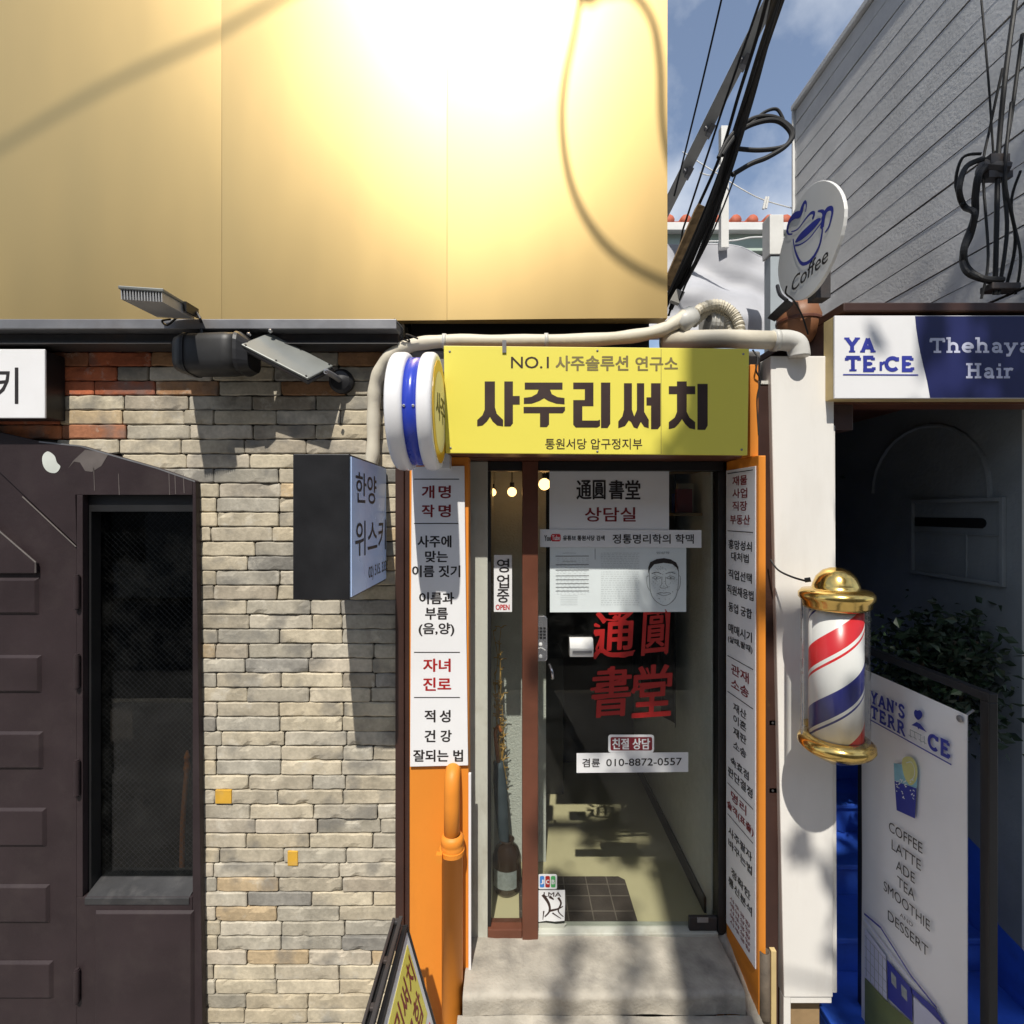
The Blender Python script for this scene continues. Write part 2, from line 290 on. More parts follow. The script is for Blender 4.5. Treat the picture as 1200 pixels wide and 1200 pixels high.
def brickmat():
    m = bpy.data.materials.new('reclaimed grey brick'); m.use_nodes = True; n = m.node_tree.nodes; L = m.node_tree.links; b = n['Principled BSDF']; b.inputs['Roughness'].default_value = .88
    at = n.new('ShaderNodeAttribute'); at.attribute_name = 'tint'; tc = n.new('ShaderNodeTexCoord'); ge = n.new('ShaderNodeNewGeometry')
    ad = n.new('ShaderNodeVectorMath'); ad.operation = 'MULTIPLY_ADD'; L.new(ge.outputs['Random Per Island'], ad.inputs[0]); ad.inputs[1].default_value = (17, 31, 23); L.new(tc.outputs['Object'], ad.inputs[2])
    n1 = n.new('ShaderNodeTexNoise'); n1.inputs['Scale'].default_value = 9; n1.inputs['Detail'].default_value = 7; n1.inputs['Roughness'].default_value = .62; L.new(ad.outputs[0], n1.inputs['Vector'])
    n2 = n.new('ShaderNodeTexNoise'); n2.inputs['Scale'].default_value = 70; n2.inputs['Detail'].default_value = 5; L.new(ad.outputs[0], n2.inputs['Vector'])
    mr = n.new('ShaderNodeMapRange'); mr.inputs[1].default_value = .3; mr.inputs[2].default_value = .7; mr.inputs[3].default_value = .68; mr.inputs[4].default_value = 1.22; L.new(n1.outputs['Fac'], mr.inputs[0])
    m2 = n.new('ShaderNodeMapRange'); m2.inputs[1].default_value = .3; m2.inputs[2].default_value = .7; m2.inputs[3].default_value = .88; m2.inputs[4].default_value = 1.08; L.new(n2.outputs['Fac'], m2.inputs[0])
    mm = n.new('ShaderNodeMath'); mm.operation = 'MULTIPLY'; L.new(mr.outputs[0], mm.inputs[0]); L.new(m2.outputs[0], mm.inputs[1])
    sc = n.new('ShaderNodeVectorMath'); sc.operation = 'SCALE'; L.new(at.outputs['Color'], sc.inputs[0]); L.new(mm.outputs[0], sc.inputs['Scale'])
    # lime stains: pale patches with their own outline on some bricks
    n3 = n.new('ShaderNodeTexNoise'); n3.inputs['Scale'].default_value = 8; n3.inputs['Detail'].default_value = 10; n3.inputs['Roughness'].default_value = .7; n3.inputs['Distortion'].default_value = 0; L.new(ad.outputs[0], n3.inputs['Vector'])
    r3 = n.new('ShaderNodeMapRange'); r3.inputs[1].default_value = .56; r3.inputs[2].default_value = .68; r3.inputs[4].default_value = .65; L.new(n3.outputs['Fac'], r3.inputs[0])
    mx = n.new('ShaderNodeMix'); mx.data_type = 'RGBA'; mx.inputs[7].default_value = (.60, .56, .47, 1); L.new(r3.outputs[0], mx.inputs[0]); L.new(sc.outputs[0], mx.inputs[6])
    n4 = n.new('ShaderNodeTexNoise'); n4.inputs['Scale'].default_value = 6; n4.inputs['Detail'].default_value = 9; L.new(ad.outputs[0], n4.inputs['Vector'])
    r4 = n.new('ShaderNodeMapRange'); r4.inputs[1].default_value = .54; r4.inputs[2].default_value = .66; r4.inputs[4].default_value = .62; L.new(n4.outputs['Fac'], r4.inputs[0])
    mx2 = n.new('ShaderNodeMix'); mx2.data_type = 'RGBA'; mx2.inputs[7].default_value = (.14, .135, .125, 1); L.new(r4.outputs[0], mx2.inputs[0]); L.new(mx.outputs[2], mx2.inputs[6])
    L.new(mx2.outputs[2], b.inputs['Base Color'])
    su = n.new('ShaderNodeMath'); su.operation = 'MULTIPLY_ADD'; su.inputs[1].default_value = 2.; L.new(n1.outputs['Fac'], su.inputs[0]); L.new(n2.outputs['Fac'], su.inputs[2])
    bp = n.new('ShaderNodeBump'); bp.inputs['Strength'].default_value = .5; bp.inputs['Distance'].default_value = .003; L.new(su.outputs[0], bp.inputs['Height']); L.new(bp.outputs[0], b.inputs['Normal'])
    return m
M['brick'] = brickmat()
M['mortar'] = mat('dark earthen joint', (.07, .06, .048), .95, 0, .3, 12, .4, 60)

def barbermat(cx, cy, z0, lead):
    m = bpy.data.materials.new('barber stripes'); m.use_nodes = True; n = m.node_tree.nodes; L = m.node_tree.links; b = n['Principled BSDF']; b.inputs['Roughness'].default_value = .3
    tc = n.new('ShaderNodeTexCoord'); sp = n.new('ShaderNodeSeparateXYZ'); L.new(tc.outputs['Object'], sp.inputs[0])
    def mth(op, a, c=None):
        q = n.new('ShaderNodeMath'); q.operation = op
        for i, x in enumerate((a, c)):
            if x is None: continue
            if isinstance(x, (int, float)): q.inputs[i].default_value = x
            else: L.new(x, q.inputs[i])
        return q.outputs[0]
    ang = mth('ARCTAN2', sp.outputs[0], mth('MULTIPLY', sp.outputs[1], -1))      # 0 at the front, + to the right
    ph = mth('FRACT', mth('ADD', mth('SUBTRACT', mth('DIVIDE', sp.outputs[2], lead), mth('DIVIDE', ang, 2*math.pi)), z0))
    cr = n.new('ShaderNodeValToRGB'); cr.color_ramp.interpolation = 'CONSTANT'; el = cr.color_ramp.elements
    Wt, Rd, Bl = (.78, .77, .74, 1), (.62, .02, .025, 1), (.025, .03, .2, 1)
    stops = [(0, Wt), (.24, Rd), (.265, Wt), (.3, Rd), (.5, Wt), (.74, Bl), (.76, Wt), (.79, Bl), (.99, Wt)]
    el[0].position = 0; el[0].color = Wt; el[1].position = .24; el[1].color = Rd
    for p, c in stops[2:]:
        e = el.new(p); e.color = c
    L.new(ph, cr.inputs[0])
    no = n.new('ShaderNodeTexNoise'); no.inputs['Scale'].default_value = 5; mr = n.new('ShaderNodeMapRange'); mr.inputs[3].default_value = .9; mr.inputs[4].default_value = 1.06; L.new(tc.outputs['Object'], no.inputs['Vector']); L.new(no.outputs['Fac'], mr.inputs[0])
    sc = n.new('ShaderNodeVectorMath'); sc.operation = 'SCALE'; L.new(cr.outputs[0], sc.inputs[0]); L.new(mr.outputs[0], sc.inputs['Scale']); L.new(sc.outputs[0], b.inputs['Base Color'])
    return m

# slab-serif letters for the cafe and hair salon signs
def arc(cx, cy, rx, ry, a0, a1, n=10): return [(cx+rx*math.cos(R(a0+(a1-a0)*i/n)), cy+ry*math.sin(R(a0+(a1-a0)*i/n))) for i in range(n+1)]
SL = {
 'T': (.8, [[(.02, .9), (.78, .9)], [(.4, 0), (.4, .9)], [(.06, .9), (.06, .7)], [(.74, .9), (.74, .7)]], [(.4, .03, .2)]),
 'h': (.72, [[(.15, 0), (.15, .97)], arc(.35, .4, .2, .22, 180, 0)+[(.55, 0)]], [(.15, .03, .16), (.56, .03, .16), (.1, .97, .12)]),
 'e': (.66, [[(.08, .34), (.56, .34)]+arc(.33, .33, .25, .28, 5, 310, 14)], []),
 'a': (.66, [arc(.3, .42, .19, .2, 150, 0)+[(.49, .04), (.62, .04)], arc(.29, .19, .17, .15, 60, 330, 10)], []),
 'y': (.66, [[(.1, .6), (.33, .06)], [(.56, .6), (.33, .06), (.24, -.2), (.08, -.2)]], [(.1, .6, .14), (.56, .6, .14)]),
 'H': (.86, [[(.18, 0), (.18, .95)], [(.66, 0), (.66, .95)], [(.18, .5), (.66, .5)]], [(.18, .03, .18), (.66, .03, .18), (.18, .93, .18), (.66, .93, .18)]),
 'i': (.34, [[(.17, 0), (.17, .6)], [(.1, .88), (.24, .88)]], [(.17, .03, .17), (.11, .6, .12)]),
 'r': (.54, [[(.16, 0), (.16, .6)], arc(.36, .38, .2, .22, 170, 50, 6)], [(.16, .03, .17), (.1, .6, .12)]),
 'Y': (.8, [[(.1, .93), (.4, .45)], [(.7, .93), (.4, .45)], [(.4, .45), (.4, 0)]], [(.1, .93, .15), (.7, .93, .15), (.4, .03, .18)]),
 'A': (.8, [[(.1, 0), (.4, .93)], [(.7, 0), (.4, .93)], [(.22, .32), (.58, .32)]], [(.1, .03, .14), (.7, .03, .15)]),
 'E': (.74, [[(.17, 0), (.17, .95)], [(.06, .91), (.62, .91)], [(.17, .48), (.48, .48)], [(.06, .04), (.66, .04)], [(.6, .91), (.6, .72)], [(.64, .04), (.64, .24)], [(.46, .4), (.46, .57)]], []),
 'C': (.78, [arc(.42, .475, .34, .42, 45, 318, 16), [(.68, .95), (.68, .66)]], []),
 'N': (.8, [[(.15, 0), (.15, .93)], [(.15, .93), (.64, .02)], [(.64, .02), (.64, .95)]], [(.15, .03, .15), (.12, .93, .12), (.64, .93, .15)]),
 'S': (.64, [[(.54, .74), (.45, .88), (.3, .93), (.15, .87), (.1, .72), (.2, .57), (.42, .44), (.54, .26), (.46, .08), (.3, .02), (.15, .07), (.07, .24)]], []),
 'R': (.8, [[(.17, 0), (.17, .95)], [(.06, .91), (.4, .91), (.55, .82), (.56, .62), (.42, .48), (.17, .48)], [(.38, .48), (.68, .03)]], [(.17, .03, .16), (.7, .03, .08)]),
 "'": (.22, [[(.1, .97), (.1, .7)]], []), '|': (.3, [[(.12, 0), (.12, .62)], [(.12, .4), (.3, .62)]], []),
}
def slabtext(mb, body, o, ex, ey, t=.17, gap=.1, st=.13):
    mb.cut(); o, ex, ey = Vector(o), Vector(ex), Vector(ey); n = ex.cross(ey).normalized()
    tot = sum(SL[c][0]+gap for c in body)-gap; x = 0; wd = t*ey.length
    for c in body:
        w0, strokes, ser = SL[c]
        f = lambda p: o+ex*((x+p[0])/tot)+ey*p[1]
        for s_ in strokes: mb.stroke([f(p) for p in s_], wd, n)
        for sx, sy, hw in ser: mb.stroke([f((sx-hw, sy)), f((sx+hw, sy))], st*ey.length, n)
        x += w0+gap
    return mb

# ================================================================ setting
g = MB(); g.box(-40, -40, -.3, 40, 1.2-3.2, -.12); struct(g, 'road', M['asphalt'])
g = MB(); g.box(-40, -2, -.3, 40, 30, 0); struct(g, 'pavement', M['paving'])
g = MB(); g.box(-40, -2.15, -.3, 40, -2.003, .004); struct(g, 'kerb', M['concrete'], .01)

# ---- concrete step below the shop door
FZ = CZ-1.96                                     # shop floor level
g = MB()
def stepblock(x0, x1, y0, y1, z0, z1, seed):
    nx, nz = 26, 5
    def prof(i, j):                              # rounded worn nose
        t = j/nz; return t
    def fn(u, v):
        x = x0+(x1-x0)*u; q = v*3
        if q < 1: y, z = y0, z0+(z1-z0-.02)*q
        elif q < 1.3: a = (q-1)/.3*math.pi/2; y, z = y0+.02-.02*math.cos(a), z1-.02+.02*math.sin(a)
        else: y, z = y0+.02+(y1-y0-.02)*(q-1.3)/1.7, z1
        n_ = noise.noise(V(x*5+seed, y*5, z*5))*.010+noise.noise(V(x*22+seed, y*22, z*22))*.004
        return V(x, y+(n_ if q < 1.4 else 0), z+(n_*.6 if q > 1 else 0))
    g.smooth = True; g.grid(fn, 60, 40); g.smooth = False
    g.box(x0+.004, y0+.03, z0, x1-.004, y1, z1-.02)
stepblock(-.2, .95, 2.08, 2.40, CZ-2.045, FZ, 1)
stepblock(-.22, .97, 1.80, 2.078, CZ-2.22, CZ-2.045, 5)
stepblock(-.24, .99, 1.54, 1.795, -.05, CZ-2.22, 9)
g.grid(lambda u, v: V(.94+.10*u+.02*noise.noise(V(v*9, u*5, 1)), 1.6+.84*v, FZ+.03*u*(1-v)-(1-v)*.35+.03*math.sin(u*3)+.015*noise.noise(V(v*12, u*9, 4))), 6, 30)
struct(g, 'step', M['concrete'])

# ---- main building shell
bld = thing('shop_building', 'two storey street building behind the bricks, gold cladding and little shop', 'building', (-1, 4, 0))
g = MB(); g.box(-5, 2.17, CZ+.845, .61, 8, CZ+6.2); g.build('upper_wall', M['greybldg'], bld)
g = MB(); g.box(-5, 2.2, 0, -3.35, 2.4, CZ+.84); g.box(-5, 2.41, 0, -4.9, 6, CZ+.84); g.box(-4.895, 5.9, 0, -.45, 6, CZ+.84); g.box(-.44, 2.31, 0, -.3, 8, CZ+.3)
g.build('wall', M['greybldg'], bld)
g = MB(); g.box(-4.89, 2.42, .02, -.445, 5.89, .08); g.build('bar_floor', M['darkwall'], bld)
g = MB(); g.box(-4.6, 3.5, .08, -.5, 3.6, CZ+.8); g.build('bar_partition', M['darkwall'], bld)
g = MB(); g.box(-.44, 2.22, CZ+.56, 1.08, 8, CZ+.70); g.build('roof', M['greybldg'], bld, .01)
g = MB(); g.box(-.44, 2.24, CZ+.701, .60, 8, CZ+.844); g.build('fascia', M['black'], bld)
g = MB(); g.box(-.43, 2.23, CZ+.235, 1.06, 2.44, CZ+.555); g.box(.97, 2.45, .0, 1.1, 8, CZ+.555); g.build('front_wall', M['rustbrown'], bld)
g = MB(); g.box(-.29, 2.40, FZ-.2, .96, 6, FZ); g.build('floor', M['floor'], bld)
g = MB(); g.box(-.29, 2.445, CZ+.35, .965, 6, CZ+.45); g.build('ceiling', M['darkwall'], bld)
g = MB(); g.box(.95, 2.44, FZ+.002, .966, 3.99, CZ+.345); g.box(-.14, 2.44, FZ+.002, -.1, 2.86, CZ+.345); g.box(-.28, 2.865, FZ+.002, .19, 2.93, CZ+.345)
g.build('interior_wall', M['plaster'], bld)
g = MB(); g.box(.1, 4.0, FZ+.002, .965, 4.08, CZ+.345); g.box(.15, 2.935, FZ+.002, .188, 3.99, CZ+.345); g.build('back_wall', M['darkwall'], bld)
g = MB(); g.box(.938, 2.5, FZ+.002, .949, 3.98, FZ+.075); g.build('skirting', M['black'], bld)

# ---- brick wall: every brick has its own outline, chipped edges and tone
def arch(x): # top outline of the plum door surround, x in metres
    pts = [(-2.95, 1.7), (-2.2, .345), (-2.0, .30), (-1.826, .282), (-1.664, .235), (-1.5, .188), (-1.338, .13)]
    for (a, b), (c, d) in zip(pts, pts[1:]):
        if a <= x <= c: return b+(d-b)*(x-a)/(c-a)
    return pts[-1][1]
bw = thing('brick_wall', 'sunlit wall of reclaimed grey and tan bricks beside the plum door', 'wall', (-.9, 2.2, 0))
verts, faces, tints = [], [], []
def brick(x0, x1, z0, z1, tint, seed):
    o = len(verts); jy = rnd.uniform(-.003, .003); er = .0045; tl_ = rnd.uniform(-.002, .002)
    ux = [0, er]+[er+(x1-x0-2*er)*k/max(2, int((x1-x0)/.022)) for k in range(1, max(2, int((x1-x0)/.022)))]+[x1-x0-er, x1-x0]
    uz = [0, er]+[er+(z1-z0-2*er)*k/3 for k in (1, 2)]+[z1-z0-er, z1-z0]; nx, nz = len(ux)-1, len(uz)-1
    for j in range(nz+1):
        for i in range(nx+1):
            x = x0+ux[i]; z = z0+uz[j]; e = min(i, nx-i, j, nz-j)
            a_ = noise.noise(V(seed*3.1, z*30, x*4)); b_ = noise.noise(V(x*24, seed*2.7, z*6)); c_ = noise.noise(V(x*70, z*70, seed))
            dx = (a_*.003+c_*.001)*(i < 2 or i > nx-2); dz = (b_*.0032+c_*.0012)*(j < 2 or j > nz-2)
            corner = (i in (0, nx)) and (j in (0, nz))
            y = 2.2+jy+tl_*(x-x0)/(x1-x0)+noise.noise(V(x*26, z*26, seed))*.0007
            if e == 0: y += .003
            y += max(0, noise.noise(V(x*16+seed, z*16, 3))-.3)*(.022 if e < 2 else .004)
            if corner: dx += (.004 if i == 0 else -.004); dz += (.0035 if j == 0 else -.0035)
            verts.append((x+dx+.9, y-2.2, z+dz))
    for j in range(nz):
        for i in range(nx): faces.append((o+j*(nx+1)+i, o+j*(nx+1)+i+1, o+(j+1)*(nx+1)+i+1, o+(j+1)*(nx+1)+i)); tints.append(tint)
    ring = [o+i for i in range(nx+1)]+[o+j*(nx+1)+nx for j in range(1, nz+1)]+[o+nz*(nx+1)+i for i in range(nx-1, -1, -1)]+[o+j*(nx+1) for j in range(nz-1, 0, -1)]
    b0 = len(verts)
    for r in ring: v = verts[r]; verts.append((v[0], .05, v[2]))
    for k in range(len(ring)): faces.append((ring[k], b0+k, b0+(k+1) % len(ring), ring[(k+1) % len(ring)])); tints.append(tint)
pal = [(.40, .365, .30), (.43, .39, .315), (.37, .345, .295), (.44, .40, .32), (.35, .33, .285), (.41, .375, .32), (.45, .40, .31), (.335, .32, .285), (.40, .375, .325)]
P = .0628; row = 0; z = CZ+.752-P*60
zt = CZ+.80
while z < CZ+.80:
    rel = z-CZ; x = -3.3+(rnd.uniform(-.01, .01)) + (0 if row % 2 else -.136)
    while x < -.462:
        L = (.271 if rnd.random() > .07 else .135)+rnd.uniform(-.008, .008); x1 = min(x+L, -.462)
        if x1-x > .05:
            a, b = x+.002, x1-.002
            below = rel < arch(min(max((x+x1)/2, -2.95), -1.34))-.035
            if rel+P < .13 or below:
                if a < -1.345: a = -1.345
            if b-a > .045 and not (below and b < -1.34):
                t = rnd.choice(pal); k = rnd.uniform(.98, 1.3)
                if rel > .28 and (a+b)/2 < -1.655 and rnd.random() < .92: t = rnd.choice([(.42, .12, .05), (.38, .11, .05), (.45, .16, .07), (.36, .15, .08)])
                elif rel > .45 and rnd.random() < .3: t = (.34, .19, .10)
                if rnd.random() < .11: t = rnd.choice([(.26, .25, .235), (.22, .215, .205), (.30, .27, .225)])
                if rnd.random() < .05: t = (.43, .34, .225)
                brick(a, b, z+.0019, z+P-.0019, tuple(c*k for c in (t[0], t[1]*.965, t[2]*.89)), rnd.uniform(0, 90))
        x = x1
    z += P; row += 1
me = bpy.data.meshes.new('brickwork'); me.from_pydata(verts, [], faces); me.materials.append(M['brick'])
ca = me.color_attributes.new('tint', 'FLOAT_COLOR', 'CORNER'); k = 0
buf = []
for p, t in zip(me.polygons, tints): buf += [t[0], t[1], t[2], 1.0]*p.loop_total
ca.data.foreach_set('color', buf)
bm = bmesh.new(); bm.from_mesh(me); bmesh.ops.recalc_face_normals(bm, faces=bm.faces); bm.to_mesh(me); bm.free()
o = bpy.data.objects.new('brickwork', me); COL.objects.link(o); o.parent = bw
g = MB(); g.box(-1.345, 2.216, 0, -.452, 2.30, CZ+.80)
g.prism([(x, 2.216, CZ+arch(x)-.03) for x in (-2.95, -2.2, -2, -1.826, -1.664, -1.5, -1.346)]+[(-1.346, 2.216, CZ+.80), (-3.34, 2.216, CZ+.80), (-3.34, 2.216, 0), (-2.95, 2.216, 0)], (0, .08, 0)); g.build('mortar', M['mortar'], bw)
for px0, py0, px1, py1 in ((251, 927, 270, 943), (336, 999, 348, 1016)):
    a, b = W(px0, py1, 2.187), W(px1, py0, 2.187); g = MB(); g.box(a.x, 2.1935, a.z, b.x, 2.203, b.z); g.build('painted_patch', M['patch'], bw, .002)

# ---- gold cladding, sheet by sheet, each slightly bowed
cl = thing('gold_cladding', 'big bare gold metal cladding over the brick wall and shop', 'cladding', (-1, 2.13, CZ+.8))
yC = 2.13; xs = [-3.72, -2.78, -1.838+.0, W(258, 0, yC).x, W(524, 0, yC).x, W(780, 0, yC).x]
xs[2] = xs[3]-.944; xs[1] = xs[2]-.944; xs[0] = xs[1]-.944
zb, zt_ = CZ+.797, CZ+3.4
YW = (-.002, -.004, -.008, -.016, -.024); ed = [2.155]
for q in YW: ed.append(ed[-1]+q*.944)
YM = [(ed[k]+ed[k+1])/2 for k in range(5)]
for i in range(5):
    a, b = xs[i]+.0006, xs[i+1]-.0006; bow = .006; yaw = YW[i]; ymid = YM[i]
    def fn(u, v, a=a, b=b, bow=bow, yaw=yaw, i=i):
        x = a+(b-a)*u; z = zb+(zt_-zb)*v
        return V(x, ymid-bow*math.sin(math.pi*u)*math.sin(math.pi*min(1, .06+v*.94))-.004*noise.noise(V(x*1.3, z*1.1, i))+yaw*(x-(a+b)/2), z)
    g = MB(); g.smooth = True; g.grid(fn, 28, 44); g.smooth = False
    for (p, q) in (((a, ymid-yaw*(b-a)/2), (a, 2.168)), ((b, ymid+yaw*(b-a)/2), (b, 2.168))): g.add([(p[0], p[1], zb), (q[0], q[1], zb), (q[0], q[1], zt_), (p[0], p[1], zt_)], [(0, 1, 2, 3)])
    g.add([(a, ymid-yaw*(b-a)/2, zb), (b, ymid+yaw*(b-a)/2, zb), (b, 2.168, zb), (a, 2.168, zb)], [(0, 1, 2, 3)])
    g.build('cladding_sheet', M['gold'], cl)
g = MB(); g.box(xs[0], 2.1685, zb+.004, xs[-1]-.01, 2.1695, zt_); g.build('backing_frame', M['blackmetal'], cl)

# ---- steel beam under the cladding
bt = thing('steel_beam', 'long dark steel channel beam under the gold cladding', 'beam', (-1.9, 2.1, CZ+.68))
x1 = W(465, 0, 2.06).x
g = MB(); g.box(-3.6, 2.055, CZ+.735, x1, 2.19, CZ+.775); g.build('top_flange', M['steel_grey'], bt, .003)
g = MB(); g.box(-3.6, 2.11, CZ+.69, x1-.004, 2.19, CZ+.734); g.box(-3.6, 2.085, CZ+.685, x1-.002, 2.19, CZ+.689); g.build('lower_flange', M['steel_dark'], bt, .003)

# ---- plum double door with arched surround (left)
dr = thing('arched_door', 'dark plum brown panelled door in an arched surround with side window', 'door', (-1.8, 2.17, 0))
yD = 2.165; lean = lambda z: -.030*(CZ+.13-z)/2.6*-1
xr = lambda z: -1.338+.029*(CZ+.13-z)/2.3
Wl, Wr, Wb, Wt_ = -1.816, -1.352, CZ-1.6275, CZ+.072       # window opening
outer = [(x, yD, CZ+arch(x)) for x in (-2.0, -1.826, -1.664, -1.5, -1.338)]
g = MB()
gapx = W(88, 0, yD).x                                        # joint between leaf and surround
mir = lambda x: 2*-2.62-x                                    # the door is symmetric about its middle, beyond the frame
# surround right jamb pieces round the window
g.prism([(Wr+.001, yD, 0), (xr(0), yD, 0), (xr(CZ+.13), yD, CZ+.13), (Wr+.001, yD, CZ+.136)], (0, .03, 0))
g.prism([(gapx+.006, yD, 0), (Wr, yD, 0), (Wr, yD, Wb-.001), (gapx+.006, yD, Wb-.001)], (0, .03, 0))
g.prism([(gapx+.006, yD, Wb), (Wl, yD, Wb), (Wl, yD, Wt_), (gapx+.006, yD, Wt_)], (0, .03, 0))
lp = [(-2.075, .073), (-1.853, -.152)]
g.prism([(-1.853+.006, yD, Wt_+.001), (Wr, yD, Wt_+.001), (Wr, yD, CZ+.136), (-1.5, yD, CZ+.188), (-1.664, yD, CZ+.235), (-1.826, yD, CZ+.282), (-2.0, yD, CZ+.30), (-2.2, yD, CZ+.345), (-2.6, yD, CZ+.36), (-2.6, yD, CZ+.19), (-2.19, yD, CZ+.19), (gapx+.006, yD, CZ-.14)], (0, .03, 0))
g.prism([(mir(Wr), yD, 0), (mir(Wr), yD, CZ+.136), (-2.6, yD, CZ+.36), (-2.6, yD, CZ+.19), (mir(gapx), yD, CZ-.14), (mir(gapx), yD, 0)], (0, .03, 0))
sr = g.build('surround', M['plum'], dr, .002)
g = MB(); g.stroke([V(x, yD-.001, CZ+zz-.003) for x, zz in ((-2.0, .3), (-1.826, .282), (-1.664, .235), (-1.5, .188), (-1.34, .132))], .006, (0, -1, 0)); g.build('edge_bead', M['steel_grey'], sr)
# leaf with raised panels and chamfered top corners
g = MB()
g.prism([(gapx-.004, yD+.012, .06), (gapx-.004, yD+.012, CZ-.143), (-2.19, yD+.012, CZ+.183), (-2.6, yD+.012, CZ+.186), (-2.6, yD+.012, .06)], (0, .045, 0))
leaf = g.build('leaf', M['plum'], dr, .002)
g = MB(); g.prism([(mir(gapx-.004), yD+.012, .06), (mir(gapx-.004), yD+.012, CZ-.143), (mir(-2.19), yD+.012, CZ+.183), (-2.612, yD+.012, CZ+.186), (-2.612, yD+.012, .06)], (0, .045, 0)); g.build('leaf', M['plum'], dr, .002)
rows = [(677, 721, 43), (768, 813, 46), (858, 903, 48), (948, 994, 52), (1038, 1084, 56), (1128, 1173, 60)]
for py0, py1, pr in rows:
    a, b = W(-150, py1, yD), W(pr, py0, yD); g = MB()
    x0, x1_, z0, z1_ = a.x, b.x, a.z, b.z; c = .012
    g.hexa([(x0, yD+.0125, z0), (x1_, yD+.0125, z0), (x1_, yD+.013, z1_), (x0, yD+.013, z1_), (x0+c, yD+.002, z0+c), (x1_-c, yD+.002, z0+c), (x1_-c, yD+.002, z1_-c), (x0+c, yD+.002, z1_-c)])
    g.build('raised_panel', M['plum'], leaf, .002)
g = MB(); q = [W(-150, 672, yD), W(43, 672, yD), W(43, 660, yD), W(0, 622, yD), W(-150, 500, yD)]; q = [V(p.x, yD-.004, p.z) for p in q]; g.prism(q, (0, .0165, 0)); g.build('raised_panel', M['plum'], leaf, .004)
g = MB(); q = [V(p.x, yD-.0045, p.z) for p in (W(-20, 605, yD), W(0, 622, yD), W(43, 659, yD), W(43, 671, yD))]; g.tube(q, .0035, 6)
g.tube([V(p.x, yD+.009, p.z) for p in (W(24, 582, yD), W(87, 641, yD))], .0028, 6); g.build('bead', M['scar'], leaf)  # paler colour on the moulding beads paints their highlight line
for py0, py1 in ((675, 713), (768, 806), (892, 932), (1137, 1174)):
    a = W(90, py1, yD-.01); b = W(90, py0, yD-.01); g = MB(); g.cyl(a, b, .011, n=14); g.cyl(a-V(0, 0, .006), a, .008, n=10); g.cyl(b, b+V(0, 0, .006), .008, n=10); g.build('hinge', M['plum'], dr)
# window: reveal, sill, pane, wires
g = MB(); g.box(Wl+.0, yD+.0301, Wb, Wl+.012, 2.30, Wt_); g.box(Wr-.012, yD+.0301, Wb, Wr, 2.30, Wt_); g.box(Wl+.0121, yD+.0301, Wt_-.07, Wr-.0121, 2.30, Wt_)
wf = g.build('window_frame', M['black'], dr)
g = MB(); g.prism([(Wl+.0121, yD-.004, Wb-.004), (Wl+.0121, 2.24, Wb+.03), (Wl+.0121, 2.30, Wb+.03), (Wl+.0121, 2.30, Wb-.03), (Wl+.0121, yD-.004, Wb-.03)], (Wr-Wl-.0242, 0, 0)); g.build('sill', M['sill'], wf)
g = MB(); g.box(Wl+.013, 2.246, Wb+.031, Wr-.013, 2.252, Wt_-.072); g.build('pane', M['darkglass'], wf)
g = MB(); pitch = .021; z0, z1_ = Wb+.033, Wt_-.074; xa, xb = Wl+.014, Wr-.014; k = z0-(xb-xa)
while k < z1_:
    for sg in (1, -1):
        t0, t1 = max(0, z0-k), min(xb-xa, z1_-k)
        if t1-t0 > .01:
            f = (lambda t: xa+t) if sg > 0 else (lambda t: xb-t)
            yy = 2.2555 if sg > 0 else 2.258
            g.tube([(f(t0), yy, k+t0), (f(t1), yy, k+t1)], .0007, 3)
    k += pitch*1.2
g.build('wire_mesh', M['wire'], wf)
a, b = W(112, 1230, yD), W(228, 1066, yD); g = MB(); c = .01
g.hexa([(a.x, yD, a.z), (b.x, yD, a.z), (b.x, yD, b.z), (a.x, yD, b.z), (a.x+c, yD-.012, a.z+c), (b.x-c, yD-.012, a.z+c), (b.x-c, yD-.012, b.z-c), (a.x+c, yD-.012, b.z-c)]); g.build('kick_panel', M['plum'], dr, .002)
g = MB(); q = spl([V(p.x, yD-.0012, p.z) for p in (W(50, 535, yD), W(56, 529, yD), W(64, 534, yD), W(67, 542, yD), W(71, 547, yD), W(66, 554, yD), W(57, 553, yD), W(51, 546, yD))], 4, True); g.poly(q); g.build('filler_patch', M['scrape'], dr)
g = MB(); q = [V(p.x, yD-.001, p.z) for p in (W(86, 540, yD), W(100, 527, yD), W(128, 531, yD), W(119, 546, yD), W(108, 553, yD), W(100, 552, yD), W(94, 542, yD), W(87, 541, yD), W(80, 549, yD))]; g.poly(q)
for px, py0, py1 in ((110, 548, 575), (139, 555, 580), (198, 552, 580), (205, 553, 579), (215, 556, 578)): g.stroke([V(W(px, py0, yD).x, yD-.001, W(px, py0, yD).z), V(W(px+1, py1, yD).x, yD-.001, W(px+1, py1, yD).z)], .003, (0, -1, 0))
g.build('worn_paint', M['scar'], dr)
g = MB(); q = [W(213, 1024, 2.36), W(214.5, 960, 2.36), W(219, 905, 2.36)]; g.tube(spl(q, 5), .011, 8); g.lathe([(.012, 0), (.016, .02), (.010, .05), (.014, .07), (.004, .1)], W(219.2, 905, 2.36), (0, 0, 1), 10); g.tube([W(213, 1024, 2.36), V(W(213, 0, 2.36).x, 2.36, .08)], .011, 8)
solo(g, 'wooden_staff', M['orangestick'], 'orange brown turned wooden staff standing behind the wired window', 'staff')

